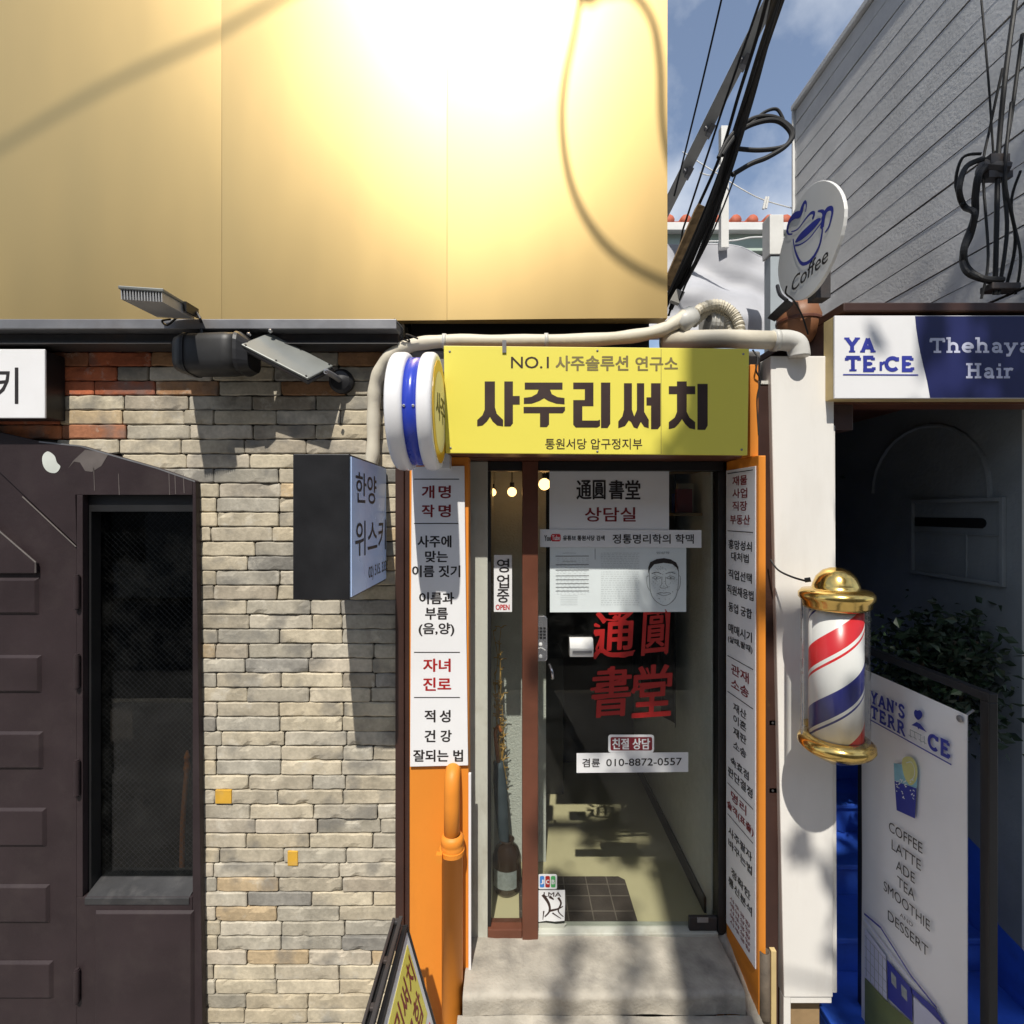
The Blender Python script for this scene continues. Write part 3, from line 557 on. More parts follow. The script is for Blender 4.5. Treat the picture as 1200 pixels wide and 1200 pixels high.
# ---- wall mounted white sign, upper left
sg = thing('wall_sign', 'white wall sign cut by the left edge, over the plum door', 'sign', (W(-40, 0, 2.1).x, 2.15, W(0, 490, 2.1).z))
a, b = W(-185, 490, 2.095), W(52.5, 409, 2.095)
g = MB(); g.box(a.x+.004, 2.105, a.z+.004, b.x-.004, 2.196, b.z-.004); g.build('cabinet', M['blackmetal'], sg, .003)
g = MB(); g.box(a.x, 2.095, a.z, b.x, 2.1045, b.z); g.build('face', M['white'], sg, .003)
g = MB()
for ch, x0, x1_ in (('한', -172, -128), ('양', -124, -80), ('위', -68, -26), ('스', -26+2, 18-36)): pass
g.ftext('한양', -176, 431, -92, 473, 2.0945, .012); g.ftext('위스키', -78, 431, 21, 473, 2.0945, .012); g.build('lettering', M['ink'], sg)

# ---- lamps over the bricks
lt = thing('floodlight', 'flat silver finned floodlight on an arm over the steel beam', 'floodlight', W(190, 352, 1.85))
c0 = W(165, 343, 1.79); c1 = W(207, 366, 2.03); ax = (c1-c0); ln = ax.length/2; ax.normalize(); sd = V(1, .28, 0).normalized(); sd = (sd-ax*sd.dot(ax)).normalized(); up = sd.cross(ax)
if up.z < 0: up = -up
cc = (c0+c1)/2
g = MB(); g.obox(cc+up*.014, sd*.073, ax*ln, up*.006); g.build('top_plate', M['lampgrey'], lt, .003)
g = MB(); g.obox(cc-up*.012, sd*.063, ax*(ln-.012), up*.012)
for k in range(15): g.obox(cc-up*.006+sd*(-.065+k*.0093), sd*.0016, ax*(ln-.004), up*.0195)
g.build('cooling_fins', M['fin'], lt)
g = MB(); g.obox(c1+sd*.078-ax*.05, sd*.004, ax*.05, up*.018); g.tube([c1+sd*.08-ax*.02, W(234, 372, 2.02), W(236, 378, 2.06), W(236, 398, 2.06)], .006, 6); g.build('arm', M['blackmetal'], lt); g = MB(); g.tube(spl([c1-up*.02, W(196, 381, 2.03), W(190, 376, 2.02), W(200, 374, 2.04)], 5), .004, 6); g.build('wire_loop', M['blackmetal'], lt)

lt = thing('box_lamp', 'black box shaped lamp with a strap under the steel beam', 'lamp', W(255, 440, 2.08))
def rb(px0, px1, py0, py1, d, y0, y1, nm, m, par, inset=0): pass
def loft(secs):                                              # list of (x, yc, zc, hy, hz), rounded-box rings along x
    n = 24; vs = []; N = len(secs)
    for x, yc, zc, hy, hz in secs:
        for k in range(n):
            a = 2*math.pi*k/n; c, s = math.cos(a), math.sin(a); e = .55
            vs.append(V(x, yc+hy*math.copysign(abs(c)**e, c), zc+hz*math.copysign(abs(s)**e, s)))
    fs = [(j*n+i, j*n+(i+1) % n, (j+1)*n+(i+1) % n, (j+1)*n+i) for j in range(N-1) for i in range(n)]
    return vs, fs+[tuple(range(n))[::-1], tuple((N-1)*n+i for i in range(n))]
X = lambda px, d=2.06: (px-600)/600*d
zc = W(0, 417, 2.06).z
g = MB(); g.smooth = True; g.add(*loft([(X(210), 2.06, zc, .03, .05), (X(213), 2.06, zc, .06, .068), (X(222), 2.06, zc, .072, .078), (X(270), 2.06, zc+.004, .075, .08), (X(284), 2.06, zc+.006, .072, .076)])); g.build('housing', M['lampdark'], lt)
g = MB(); g.add(*loft([(X(284.3), 2.06, zc+.006, .078, .082), (X(288), 2.06, zc+.004, .076, .08), (X(298), 2.06, zc-.004, .055, .06)])); g.build('lens_ring', M['blackmetal'], lt)
g = MB(); g.add(*loft([(X(224), 2.06, zc+.001, .076, .082), (X(227.5), 2.06, zc+.001, .076, .082)])); g.build('strap', M['black'], lt)

lt = thing('floodlight', 'tilted flat grey floodlight with screws beside the black box lamp', 'floodlight', W(335, 445, 2.1))
p0, p1, p3 = W(282, 403, 1.99), W(316, 389.5, 2.09), W(361, 443.5, 2.02); p2 = p1+p3-p0; n_ = (p1-p0).cross(p3-p0).normalized()
if n_.y > 0: n_ = -n_
g = MB(); g.slab([p0, p1, p2, p3], -n_*.012); g.build('back_plate', M['lampgrey'], lt, .004)
cc = (p0+p2)/2; f = lambda p, k: cc+(p-cc)*k
g = MB(); g.slab([f(p, 1.04)-n_*.0125 for p in (p0, p1, p2, p3)], -n_*.016); g.build('rim', M['steel_dark'], lt, .004)
for p in (p0, p1, p2, p3, (p0+p3)/2, (p1+p2)/2):
    q = f(p, .9); g = MB(); g.cyl(q+n_*.0005, q+n_*.003, .004, n=8); g.build('screw', M['blackmetal'], lt)
ba = W(399, 446, 2.17); g = MB(); g.lathe([(.052, 0), (.052, .022), (.04, .034), (.012, .04)], V(ba.x, 2.198, ba.z), (0, -1, 0), 24); g.build('mounting_base', M['blackmetal'], lt)
g = MB(); g.tube([V(ba.x, 2.165, ba.z), W(392, 441, 2.12), W(382, 435, 2.07)], .012, 10); g.build('bracket', M['steel_grey'], lt); g = MB(); g.tube(spl([W(302, 398, 2.08), W(312, 388, 2.12), W(318, 390, 2.14), W(335, 384, 2.15), W(345, 395, 2.17)], 4), .004, 6); g.build('cord', M['cable'], lt)
for px, py, d in ((293, 393, 2.05), (318, 389, 2.06), (383, 436, 2.05)):
    g = MB(); g.lathe([(.007, 0), (.007, .01), (.003, .014)], W(px, py, d), (-.4, -1, .5), 8); g.build('wing_nut', M['chrome'], lt)

# ---- projecting whisky bar sign box
pb = thing('projecting_sign', 'black projecting box sign with sky blue reflection painted on its face on the bricks', 'sign', (-.63, 1.95, CZ-.29))
xL, xR = -.728, -.5365; z0, z1_ = CZ-.292, CZ+.193
g = MB(); g.box(xL, 1.70, z0, xR-.004, 2.185, z1_); g.build('cabinet', M['blackmetal'], pb, .003)
g = MB(); g.box(xR-.0035, 1.712, z0+.008, xR, 2.183, z1_-.008); g.build('face', M['skywhite'], pb)
def side(mb, body, px0, px1, py0, py1, Xp, bold=0.):         # text on a face turned to +x: right is away from the viewer
    d0, d1 = Xp*600/(px0-600), Xp*600/(px1-600); dm = (d0+d1)/2; zl, zh = CZ+(600-py1)/600*dm, CZ+(600-py0)/600*dm
    mb.text(body, (Xp, d0, zl), (0, d1-d0, 0), (0, 0, zh-zl), bold, (1, 0, 0))
g = MB(); side(g, '한양', 417, 441, 556, 590, xR+.0006, .014); side(g, '위스키', 416.5, 452, 610, 648, xR+.0006, .012); side(g, '02) 515. 3335', 432, 454.5, 660, 676, xR+.0006, .01); g.build('lettering', M['ink'], pb)
g = MB(); g.box(-.70, 2.186, CZ-.2, -.56, 2.2, CZ+.1); g.build('wall_plate', M['blackmetal'], pb)
g = MB(); g.tube([(xL-.002, 1.9, z1_-.02), (xL+.0, 1.9, z0)], .004, 6); g.build('seam', M['black'], pb)

# ---- round drum sign
rs = thing('round_sign', 'round white drum sign with a blue band beside the yellow sign', 'sign', (-.36, 1.93, CZ+.16))
o = V(0, 1.93, CZ+.375); ax = (1, 0, 0)
def ring(x0, x1_, R_, nm, m, b=.018):
    g = MB(); g.smooth = True; prof = [(.15, x0), (R_-b, x0)]+[(R_-b+b*math.sin(t), x0+b-b*math.cos(t)) for t in (.4, .8, 1.2, 1.57)]+[(R_-b+b*math.cos(t), x1_-b+b*math.sin(t)) for t in (0, .4, .8, 1.2, 1.57)]+[(.15, x1_)]
    g.lathe(prof, o, ax, 64, cap=False); return g.build(nm, m, rs)
ring(-.434, -.372, .218, 'drum_ring', M['acryl']); ring(-.326, -.272, .218, 'drum_ring', M['acryl'])
g = MB(); g.smooth = True; g.lathe([(.199, -.3735), (.199, -.3245)], o, ax, 64); bd = g.build('blue_band', M['blue'], rs)
g = MB(); g.lathe([(.0005, -.270), (.19, -.270), (.19, -.273)], o, ax, 64); g.build('face_ring', M['yring'], rs)
g = MB(); g.lathe([(.0005, -.2692), (.15, -.2692), (.15, -.2698)], o, ax, 64); g.build('face', M['cream'], rs)
g = MB(); g.text('사주', (-.2685, 1.82, CZ+.34), (0, .22, 0), (0, 0, .10), .03, (1, 0, 0)); g.build('lettering', M['ink'], rs)
for xx in (-.366, -.334):
    for zz in (.395, .36):
        if zz < .38: g = MB(); g.lathe([(.005, 0), (.005, .003), (.002, .005)], (xx, 1.7315, CZ+zz), (0, -1, 0), 10); g.build('bolt', M['chrome'], bd)
g = MB(); g.box(-.40, 2.10, CZ+.36, -.30, 2.23, CZ+.40); g.build('wall_bracket', M['blackmetal'], rs)

# ---- small white sensor box under the drum sign
g0 = thing('alarm_box', 'small white electrical box under the round drum sign', 'box', W(522, 548, 2.12))
a, b = W(509, 549, 2.13), W(527, 531, 2.13); g = MB(); g.box(a.x, 2.13, a.z, b.x, 2.2, b.z); g.build('case', M['plastic'], g0, .003)
a, b = W(514, 543, 2.128), W(520, 534, 2.128); g = MB(); g.box(a.x, 2.127, a.z, b.x, 2.1295, b.z); g.build('display', M['black'], g0)

# ---- big yellow shop sign
ys = thing('shop_sign', 'wide yellow shop sign with heavy dark lettering over the glass door', 'sign', (.33, 2.1, CZ+.22))
y0 = 2.05; a, b = W(521, 532, y0), W(878, 407, y0)
g = MB(); g.slab([W(522, 531, y0), W(876, 533.5, y0), W(878, 408.5, y0), W(520, 405, y0)], (0, .012, 0)); g.build('face', M['yellow'], ys, .002)
g = MB(); g.slab([W(523, 530.5, y0)+V(0, .0125, 0), W(875, 533, y0)+V(0, .0125, 0), W(877, 409.5, y0)+V(0, .0125, 0), W(521, 406, y0)+V(0, .0125, 0)], (0, .15, 0)); g.build('cabinet', M['rustbrown'], ys)
GL = [[(105,176),(150,176),(150,290),(158,318),(186,345),(186,374),(160,370),(140,352),(128,332),(115,352),(95,370),(72,374),(72,346),(95,325),(105,300)],
[(191,176),(229,176),(229,240),(259,240),(259,278),(229,278),(229,360),(218,374),(191,374)],
[(281,181),(447,181),(447,212),(392,212),(400,232),(425,245),(456,249),(456,277),(420,274),(385,262),(366,250),(345,262),(312,274),(277,275),(277,248),(310,244),(335,230),(342,212),(281,212)],
[(276,288),(458,288),(458,304),(448,316),(388,316),(388,365),(378,377),(348,377),(348,316),(276,316)],
[(494,181),(583,181),(583,285),(534,285),(534,348),(602,348),(612,344),(612,372),(600,379),(505,379),(494,366),(494,258),(545,258),(545,210),(494,210)],
[(616,181),(657,181),(657,362),(645,381),(616,381)],
[(717,184),(752,184),(752,300),(762,330),(774,302),(774,184),(806,184),(806,310),(826,345),(826,382),(806,376),(791,354),(776,384),(760,378),(748,354),(738,348),(722,372),(692,382),(692,352),(710,330),(717,300)],
[(836,184),(878,184),(878,370),(866,386),(836,386),(836,282),(816,282),(816,246),(836,246)],
[(950,176),(993,176),(993,197),(1030,197),(1030,232),(993,232),(993,310),(1005,335),(1030,355),(1030,388),(1005,382),(985,362),(972,342),(958,362),(940,380),(914,386),(914,355),(940,335),(950,310),(950,232),(914,232),(914,197),(950,197)],
[(1040,187),(1085,187),(1085,370),(1074,389),(1040,389)]]
g = MB()
for p in GL: g.poly([W(540+x/3.75, 400+y/3.75, y0-.0007) for x, y in p])
g.ftext('NO.1', 599, 418, 643, 431.5, y0-.0007, .012); g.ftext('통원서당 압구정지부', 639, 514, 752.5, 526.5, y0-.0007, .01); g.build('lettering', M['inkbrown'], ys)
g = MB(); g.ftext('사주솔루션', 651.5, 417, 736, 434.3, y0-.0007, .03); g.ftext('연구소', 745, 418, 794, 434.5, y0-.0007, .03); g.build('faded_lettering', M['inkgrey'], ys)
g = MB(); a_ = W(774.5, 0, y0).x; g.box(a_, y0-.0006, CZ+.232, a_+.0016, y0-.0002, CZ+.652); g.build('film_seam', M['inkgrey'], ys)
for px, py in ((527, 412), (871, 415), (528, 525), (869, 527), (700, 411), (700, 529)):
    q = W(px, py, y0); g = MB(); g.lathe([(.0045, 0), (.0045, .0015), (.002, .003)], (q.x, y0-.0002, q.z), (0, -1, 0), 10); g.build('screw', M['steel_grey'], ys)
g = MB(); q = W(591, 405, y0); g.box(q.x-.008, y0-.006, q.z-.03, q.x+.008, y0-.0005, q.z+.02); g.build('clip', M['steel_grey'], ys)

# ---- orange pier with its pipe and the steel post at its left
g = MB(); g.box(-.4395, 2.2, 0, -.187, 2.30, CZ+.235); solo(g, 'orange_pier', M['orange'], 'bright orange painted pier left of the glass door', 'pier')
g = MB(); g.box(-.4985, 2.185, 0, -.462, 2.32, CZ+.235); g.box(-.4615, 2.20, 0, -.4405, 2.28, CZ+.235); solo(g, 'steel_post', M['darkbrown'], 'dark brown steel post between the bricks and the orange pier', 'post', None, .003)
g = MB(); g.box(-.1865, 2.19, CZ-2.07, -.175, 2.205, CZ-1.12); solo(g, 'edge_strip', M['white'], 'thin white strip on the right edge of the orange pier', 'strip', None, .002)
pp = thing('drain_pipe', 'thick orange painted pipe standing against the orange pier', 'pipe', (-.26, 2.15, 0))
x0 = W(529.5, 0, 2.14).x; g = MB(); g.smooth = True
g.tube(spl([V(x0, 2.24, CZ-1.095), V(x0, 2.17, CZ-1.11), V(x0, 2.145, CZ-1.15), V(x0, 2.14, CZ-1.22)], 6)+[V(x0, 2.14, CZ-1.42)], .033, 24); g.build('upper_pipe', M['orange'], pp)
g = MB(); g.smooth = True; g.lathe([(.044, 0), (.044, 1.0), (.0445, 1.0), (.046, 1.003), (.0475, 1.008), (.0475, 1.03), (.0455, 1.036), (.0475, 1.04), (.0475, 1.062), (.042, 1.07), (.034, 1.075)], (x0+.002, 2.14, 0), (0, 0, 1), 28, cap=False); g.build('lower_pipe', M['orange'], pp)
g = MB(); g.lathe([(.04, 0), (.052, .002), (.052, .02), (.04, .022)], (x0, 2.14, CZ-1.425), (.04, 0, 1), 24); g.obox((x0-.045, 2.09, CZ-1.41), (.012, 0, 0), (0, .012, 0), (0, 0, .016)); g.build('clamp', M['orange'], pp)

# ---- white text board on the orange pier
tb = thing('text_board', 'white board of dark and red lettering on the orange pier', 'sign', (-.31, 2.19, CZ-1.08))
yb = 2.185; g = MB(); g.slab([W(480.5, 898.5, yb), W(548.5, 897, yb), W(544, 546, yb), W(482.5, 547, yb)], (0, .012, 0)); g.build('board', M['white'], tb, .001)
T = lambda x, y: (470+x/3.158, 540+y/3.158)
def tl(mb, s, x0, x1_, y0_, y1_, d, b=.02): a, c = T(x0, y0_), T(x1_, y1_); mb.ftext(s, a[0], a[1], c[0], c[1], d, b)
red, blk, brt = MB(), MB(), MB(); d = yb-.0006
for s_, x0, x1_, y0_, y1_, m, b_ in (('개', 78, 122, 92, 138, red, .035), ('명', 140, 183, 92, 138, red, .035), ('작', 78, 122, 163, 208, red, .035), ('명', 140, 183, 163, 208, red, .035), ('사주에', 62, 185, 277, 320, blk, .032), ('맞는', 90, 172, 334, 375, blk, .032), ('이름 짓기', 42, 218, 388, 430, blk, .032),
  ('이름과', 68, 195, 487, 530, blk, .032), ('부름', 90, 172, 544, 587, blk, .032), ('(음,양)', 66, 196, 600, 648, blk, .026), ('자녀', 83, 182, 733, 780, brt, .035), ('진로', 83, 184, 803, 850, brt, .035), ('적', 88, 126, 923, 967, blk, .032), ('성', 144, 182, 923, 967, blk, .032), ('건', 88, 126, 997, 1040, blk, .032), ('강', 147, 186, 997, 1040, blk, .032), ('잘되는 법', 46, 228, 1070, 1113, blk, .032)):
    tl(m, s_, x0, x1_, y0_, y1_, d, b_)
for y, x0, x1_ in ((68, 48, 215), (232, 48, 212), (709, 48, 218), (876, 48, 218)):
    a, c = T(x0, y), T(x1_, y); blk.stroke([W(*a, d), W(*c, d)], .004, (0, -1, 0))
blk.build('lettering', M['ink'], tb); red.build('red_lettering', M['inkred'], tb); brt.build('red_lettering', M['vinylred'], tb)

# ================================================================ shop entrance
en = thing('glass_entrance', 'glass shop entrance with a brown post and a frameless glass door', 'entrance', (.35, 2.4, FZ))
yg = 2.40
g = MB(); a = W(549, 0, 2.36).x; b = W(571.5, 0, 2.36).x; g.box(a, 2.36, FZ-.03, b, 2.44, CZ+.234); g.build('stone_post', M['pale'], en, .004)
px0, px1 = W(612, 0, 2.36).x, W(630.5, 0, 2.36).x
g = MB(); g.box(px0, 2.35, FZ-.02, px1, 2.43, CZ+.234); g.box(b+.0005, 2.358, FZ-.03, px0-.0005, 2.43, FZ+.035); g.build('brown_post', M['rustbrown'], en, .003)
g = MB(); g.box(px1+.0005, 2.36, CZ+.19, .975, 2.43, CZ+.234); g.box(b+.0005, 2.365, CZ+.19, px0-.0005, 2.43, CZ+.234); g.box(.955, 2.372, FZ, .99, 2.438, CZ+.189); g.box(b+.0005, 2.375, FZ+.036, b+.014, 2.425, CZ+.189); g.build('dark_frame', M['black'], en, .002)
g = MB(); g.box(px1+.0005, 2.365, FZ-.02, .954, 2.439, FZ+.012); g.build('threshold', M['pale'], en, .004)
g = MB(); g.box(b+.015, yg, FZ+.037, px0-.001, yg+.006, CZ+.188); g.build('side_pane', M['glass'], en)
door = MB().box(px1+.004, yg, FZ+.022, .9535, yg+.010, CZ+.186).build('glass_door', M['glass'], en)
g = MB(); q0, q1 = W(806, 1088, yg), W(838, 1071, yg); g.box(q0.x, yg-.022, FZ+.014, .953, yg-.002, q1.z); hp = g.build('bottom_hinge', M['steel_dark'], door, .003)
g = MB(); a_, b_ = W(817, 1081, yg-.0225), W(830, 1075, yg-.0225); g.box(a_.x, yg-.0235, a_.z, b_.x, yg-.0222, b_.z); g.build('name_plate', M['chrome'], hp)
# keypad lock
yl = yg-.03; a_, b_ = W(625, 775, yl), W(641.5, 722, yl)
lk = MB(); lk.prism([V(p[0], yl, p[1]) for p in ((a_.x+.006, a_.z), (b_.x-.006, a_.z), (b_.x, a_.z+.01), (b_.x, b_.z-.012), (b_.x-.01, b_.z), (a_.x+.01, b_.z), (a_.x, b_.z-.012), (a_.x, a_.z+.01))], (0, .029, 0)); lk = lk.build('keypad_lock', M['chrome'], door, .004)
g = MB()
for r_ in range(4):
    for c_ in range(3):
        q = W(628.2+c_*4.2, 735+r_*3.7, yl); g.box(q.x, yl-.002, q.z-.009, q.x+.0115, yl-.0002, q.z)
g.build('keys', M['black'], lk)
g = MB()
for py, r_ in ((755, .008), (769, .008)): q = W(633.5, py, yl); g.lathe([(r_, 0), (r_, .004), (r_*.5, .005)], (q.x, yl-.0002, q.z), (0, -1, 0), 14)
g.stroke([V(W(628+i*1.6, 762-math.sin(i/7*math.pi)*3, yl).x, yl-.001, W(0, 762-math.sin(i/7*math.pi)*3, yl).z) for i in range(8)], .004, (0, -1, 0)); g.build('button', M['plastic'], lk)
q = W(646, 786, yg); g = MB(); g.smooth = True; g.tube(spl([(q.x-.01, yg-.002, q.z+.03), (q.x, yg-.03, q.z+.01), (q.x+.004, yg-.03, q.z-.02), (q.x+.004, yg-.015, q.z-.03)], 5), .007, 8); g.build('door_hook', M['chrome'], door)
ph = MB(); a_, b_ = W(667.5, 769.5, 2.37), W(695, 748, 2.37); ph.prism([V(2*0+a_.x, 2.398, a_.z), V(a_.x, 2.362, a_.z), V(a_.x, 2.352, (a_.z+b_.z)/2), V(a_.x, 2.372, b_.z), V(a_.x, 2.398, b_.z)], (b_.x-a_.x, 0, 0)); ph = ph.build('pull_handle', M['plastic'], door, .003)
g = MB(); g.box(a_.x+.012, 2.352, a_.z+.02, b_.x-.008, 2.3605, a_.z+.032); g.build('grip_slot', M['steel_grey'], ph)

# red brush lettering on the door glass: characters struck with a slanted brush
g = MB(); yr = yg-.0012
P_ = lambda x, y: W(600+x/5.4545, 700+y/5.4545, yr-.001)
for ch, x0, x1_, y0_, y1_, sts in (
  ('通', 695, 742, 717, 772, (([(655, 80), (690, 100), (665, 145), (590, 140)], .012), ([(530, 175), (560, 185)], .015), ([(530, 240), (570, 240), (555, 290), (540, 330), (560, 345), (640, 365), (720, 380), (785, 338)], .010))),
  ('圓', 752, 782, 716, 768, (([(925, 110), (970, 75), (990, 105)], .012), ([(985, 100), (992, 240), (985, 365)], .008))),
  ('書', 693, 737, 783, 841, (([(505, 590), (560, 575), (745, 510)], .013), ([(620, 455), (630, 500)], .013), ([(525, 650), (600, 640), (715, 620)], .008))),
  ('堂', 741, 785, 781, 841, (([(770, 610), (800, 560), (815, 555)], .016), ([(785, 590), (1000, 560)], .010), ([(860, 450), (880, 500)], .010)))):
    g = MB(); p0, pe, pu = W(x0, y1_, yr), W(x1_, y1_-3, yr), W(x0+3, y0_, yr)
    g.text(ch, p0, pe-p0, pu-p0, .018, (0, -1, 0))
    for st, wd in sts: g.stroke(spl([P_(*q) for q in st], 5), lambda t, w_=wd: w_*(1.25-.6*t), (0, -1, 0))
    g.build('red_character', M['vinylred'], door)

# papers and stickers on the glass
yp = yg-.0025
def sheet(px0, py0, px1, py1, y, m, skew=0, curl=.0015):
    g = MB(); P0, P1, P2, P3 = W(px0, py1, y), W(px1, py1+skew, y), W(px1, py0+skew, y), W(px0, py0, y)
    def fn(u, v):
        p = (P0*(1-u)+P1*u)*(1-v)+(P3*(1-u)+P2*u)*v; return p+V(0, curl*noise.noise(V(u*3+px0, v*3, 1))*.5, 0)
    g.grid(fn, 10, 8); return g
Z4 = lambda x, y: (620+x/5.4545, 540+y/5.4545)
def zt4(mb, s, x0, x1_, y0_, y1_, y, b): p, q = Z4(x0, y0_), Z4(x1_, y1_); mb.ftext(s, p[0], p[1], q[0], q[1], y, b)
pt = thing('paper_notice', 'large white paper with black brush characters high on the glass door', 'notice', W(713, 620, yp))
sheet(643.8, 552, 784, 626, yp, 0).build('paper', M['paper'], pt)
g = MB(); yt = yp-.0014
for i, ch in enumerate('通圓書堂'): x0 = 305+i*104; zt4(g, ch, x0, x0+(92 if i != 1 else 78), 125, 245, yt, .022)
g.build('lettering', M['ink'], pt)
g = MB(); zt4(g, '상담실', 358, 680, 298, 388, yt, .02); g.build('red_lettering', M['inkred'], pt)
pt = thing('paper_strip', 'wide white strip with a red video logo across the door papers', 'notice', W(727, 642, yp-.003))
ys_ = yp-.004; sheet(632.8, 620.3, 822, 641, ys_, 0, 1).build('paper', M['paper'], pt)
g = MB(); yt = ys_-.0014; zt4(g, 'You', 98, 139, 476, 512, yt, .02); zt4(g, '유튜브 통원서당 검색', 217, 482, 478, 510, yt, .03); zt4(g, '정통명리학의 학맥', 535, 1052, 470, 529, yt, .02); g.build('lettering', M['ink'], pt)
g = MB(); p, q = Z4(140, 515), Z4(202, 468); a_, b_ = W(*p, yt), W(*q, yt); r_ = .006
g.poly([V(x, yt, z) for x, z in ((a_.x+r_, a_.z), (b_.x-r_, a_.z), (b_.x, a_.z+r_), (b_.x, b_.z-r_), (b_.x-r_, b_.z), (a_.x+r_, b_.z), (a_.x, b_.z-r_), (a_.x, a_.z+r_))]); lg = g.build('red_badge', M['inkbright'], pt)
g = MB(); zt4(g, 'Tube', 147, 196, 477, 506, yt-.0005, .02); g.build('white_lettering', M['paper'], lg)
pt = thing('chart_poster', 'pale printed poster with tables and a face chart on the door', 'poster', W(724, 717.5, yp))
sheet(644.4, 641, 804.2, 717.5, yp, 0, -.5).build('paper', M['paper2'], pt)
g = MB(); yt = yp-.0014; Pq = lambda x, y: W(620+x/5.4545, 540+y/5.4545, yt)
for y, wd in ((610, .003), (665, .003), (698, .003), (735, .0022), (760, .0022), (785, .0022), (808, .0022), (832, .0022)): g.stroke([Pq(170, y), Pq(382, y-1)], wd, (0, -1, 0))
g.stroke([Pq(422, 560), Pq(422, 632)], .0018, (0, -1, 0))
for y in (595, 648): g.stroke([Pq(215, y-5), Pq(300, y-5)], .001, (0, -1, 0))
g.build('table_rules', M['steel_grey'], pt)
g = MB(); rn = random.Random(3); 
for y in list(range(590, 700, 11))+list(range(710, 930, 14)):
    x = 460
    while x < 700:
        l = rn.uniform(6, 22); g.stroke([Pq(x, y), Pq(min(x+l, 705), y)], .0011, (0, -1, 0)); x += l+rn.uniform(4, 9)
for y in range(620, 850, 12):
    x = 178
    while x < 375:
        l = rn.uniform(6, 18); g.stroke([Pq(x, y+3), Pq(x+l, y+3)], .0008, (0, -1, 0)); x += l+rn.uniform(8, 20)
for y in range(860, 930, 12): g.stroke([Pq(200, y), Pq(310, y)], .0008, (0, -1, 0))
zt4(g, '인상학', 815, 898, 580, 596, yt, .02)
g.build('fine_print', M['printgrey'], pt)
g = MB(); fc = [(768, 700), (770, 760), (775, 830), (795, 880), (835, 915), (868, 925), (900, 912), (935, 875), (950, 820), (955, 760), (955, 700)]
g.stroke(spl([Pq(*p) for p in fc], 4), .0018, (0, -1, 0)); g.stroke(spl([Pq(*p) for p in ((765, 735), (752, 745), (756, 800), (772, 830))], 4), .0014, (0, -1, 0)); g.stroke(spl([Pq(*p) for p in ((957, 735), (968, 745), (964, 800), (952, 830))], 4), .0014, (0, -1, 0))
g.poly([Pq(*p) for p in ((763, 720), (762, 680), (775, 648), (815, 628), (862, 622), (905, 630), (940, 650), (955, 680), (955, 712), (945, 685), (915, 660), (860, 652), (800, 662), (775, 690))])
for c in (815, 905):
    g.stroke(spl([Pq(c-32, 722), Pq(c, 712), Pq(c+30, 722)], 4), .0022, (0, -1, 0)); g.stroke(spl([Pq(c-28, 748), Pq(c, 736), Pq(c+28, 748), Pq(c, 756), Pq(c-28, 748)], 4), .0013, (0, -1, 0)); g.stroke([Pq(c-4, 748), Pq(c+5, 748)], .004, (0, -1, 0))
g.stroke(spl([Pq(850, 740), Pq(846, 790), Pq(835, 806), Pq(860, 815), Pq(888, 806), Pq(874, 790), Pq(872, 740)], 4), .0012, (0, -1, 0)); g.stroke(spl([Pq(818, 848), Pq(845, 842), Pq(862, 846), Pq(880, 842), Pq(905, 848), Pq(862, 862), Pq(818, 848)], 4), .0014, (0, -1, 0))
for i in range(110):
    x, y = rn.uniform(778, 945), rn.uniform(665, 905)
    if abs(x-862) < 92-(max(0, y-820)*.8): g.stroke([Pq(x, y), Pq(x+rn.uniform(-9, 9), y+rn.uniform(-7, 7))], .0009, (0, -1, 0))
g.build('face_print', M['ink'], pt)
pt = thing('open_strip', 'narrow white vertical strip reading OPEN on the side pane', 'notice', W(589, 717, yp))
sheet(578.8, 650.3, 600, 717, yp, 0).build('paper', M['paper'], pt)
g = MB(); yt = yp-.0014
for ch, yy in (('영', 655), ('업', 673.5), ('중', 690.5)): g.ftext(ch, 582.5, yy, 596.5, yy+15.5, yt, .015)
g.build('lettering', M['ink'], pt); g = MB(); g.ftext('OPEN', 581, 708.5, 597, 714.5, yt, .03); g.build('red_lettering', M['inkbright'], pt)
pt = thing('red_label', 'small maroon label with white border low on the door', 'notice', W(739, 882, yp))
def rrect(px0, py0, px1, py1, y, r_, th=.0012):
    a_, b_ = W(px0, py1, y), W(px1, py0, y); pts = []
    for cx_, cz_, a0 in ((b_.x-r_, b_.z-r_, 0), (a_.x+r_, b_.z-r_, 90), (a_.x+r_, a_.z+r_, 180), (b_.x-r_, a_.z+r_, 270)):
        pts += [V(cx_+r_*math.cos(R(a0+k*22.5)), y, cz_+r_*math.sin(R(a0+k*22.5))) for k in range(5)]
    return MB().prism(pts, (0, th, 0))
rrect(712.8, 861, 766.5, 882, yp, .012).build('border', M['paper'], pt); rrect(715.5, 863.8, 764.3, 879.5, yp-.0005, .008, .0004).build('label', M['maroon'], pt)
g = MB(); g.ftext('친절 상담', 717.8, 865.5, 761.5, 878, yp-.001, .03); g.build('white_lettering', M['paper'], pt)
pt = thing('phone_strip', 'white strip with a telephone number low on the door', 'notice', W(741, 906, yp))
sheet(675.7, 882.5, 806.6, 905.7, yp+.0004, 0, -1).build('paper', M['paper'], pt)
g = MB(); g.ftext('겸륜', 682.5, 889, 703, 898.8, yp-.001, .015); g.text('010-8872-0557', W(710.5, 898, yp-.001), W(799, 896.5, yp-.001)-W(710.5, 898, yp-.001), V(0, 0, .034), .012); g.build('lettering', M['ink'], pt)
pt = thing('card_sticker', 'small square card payment sticker beside the brown post', 'sticker', W(642, 1042, yp))
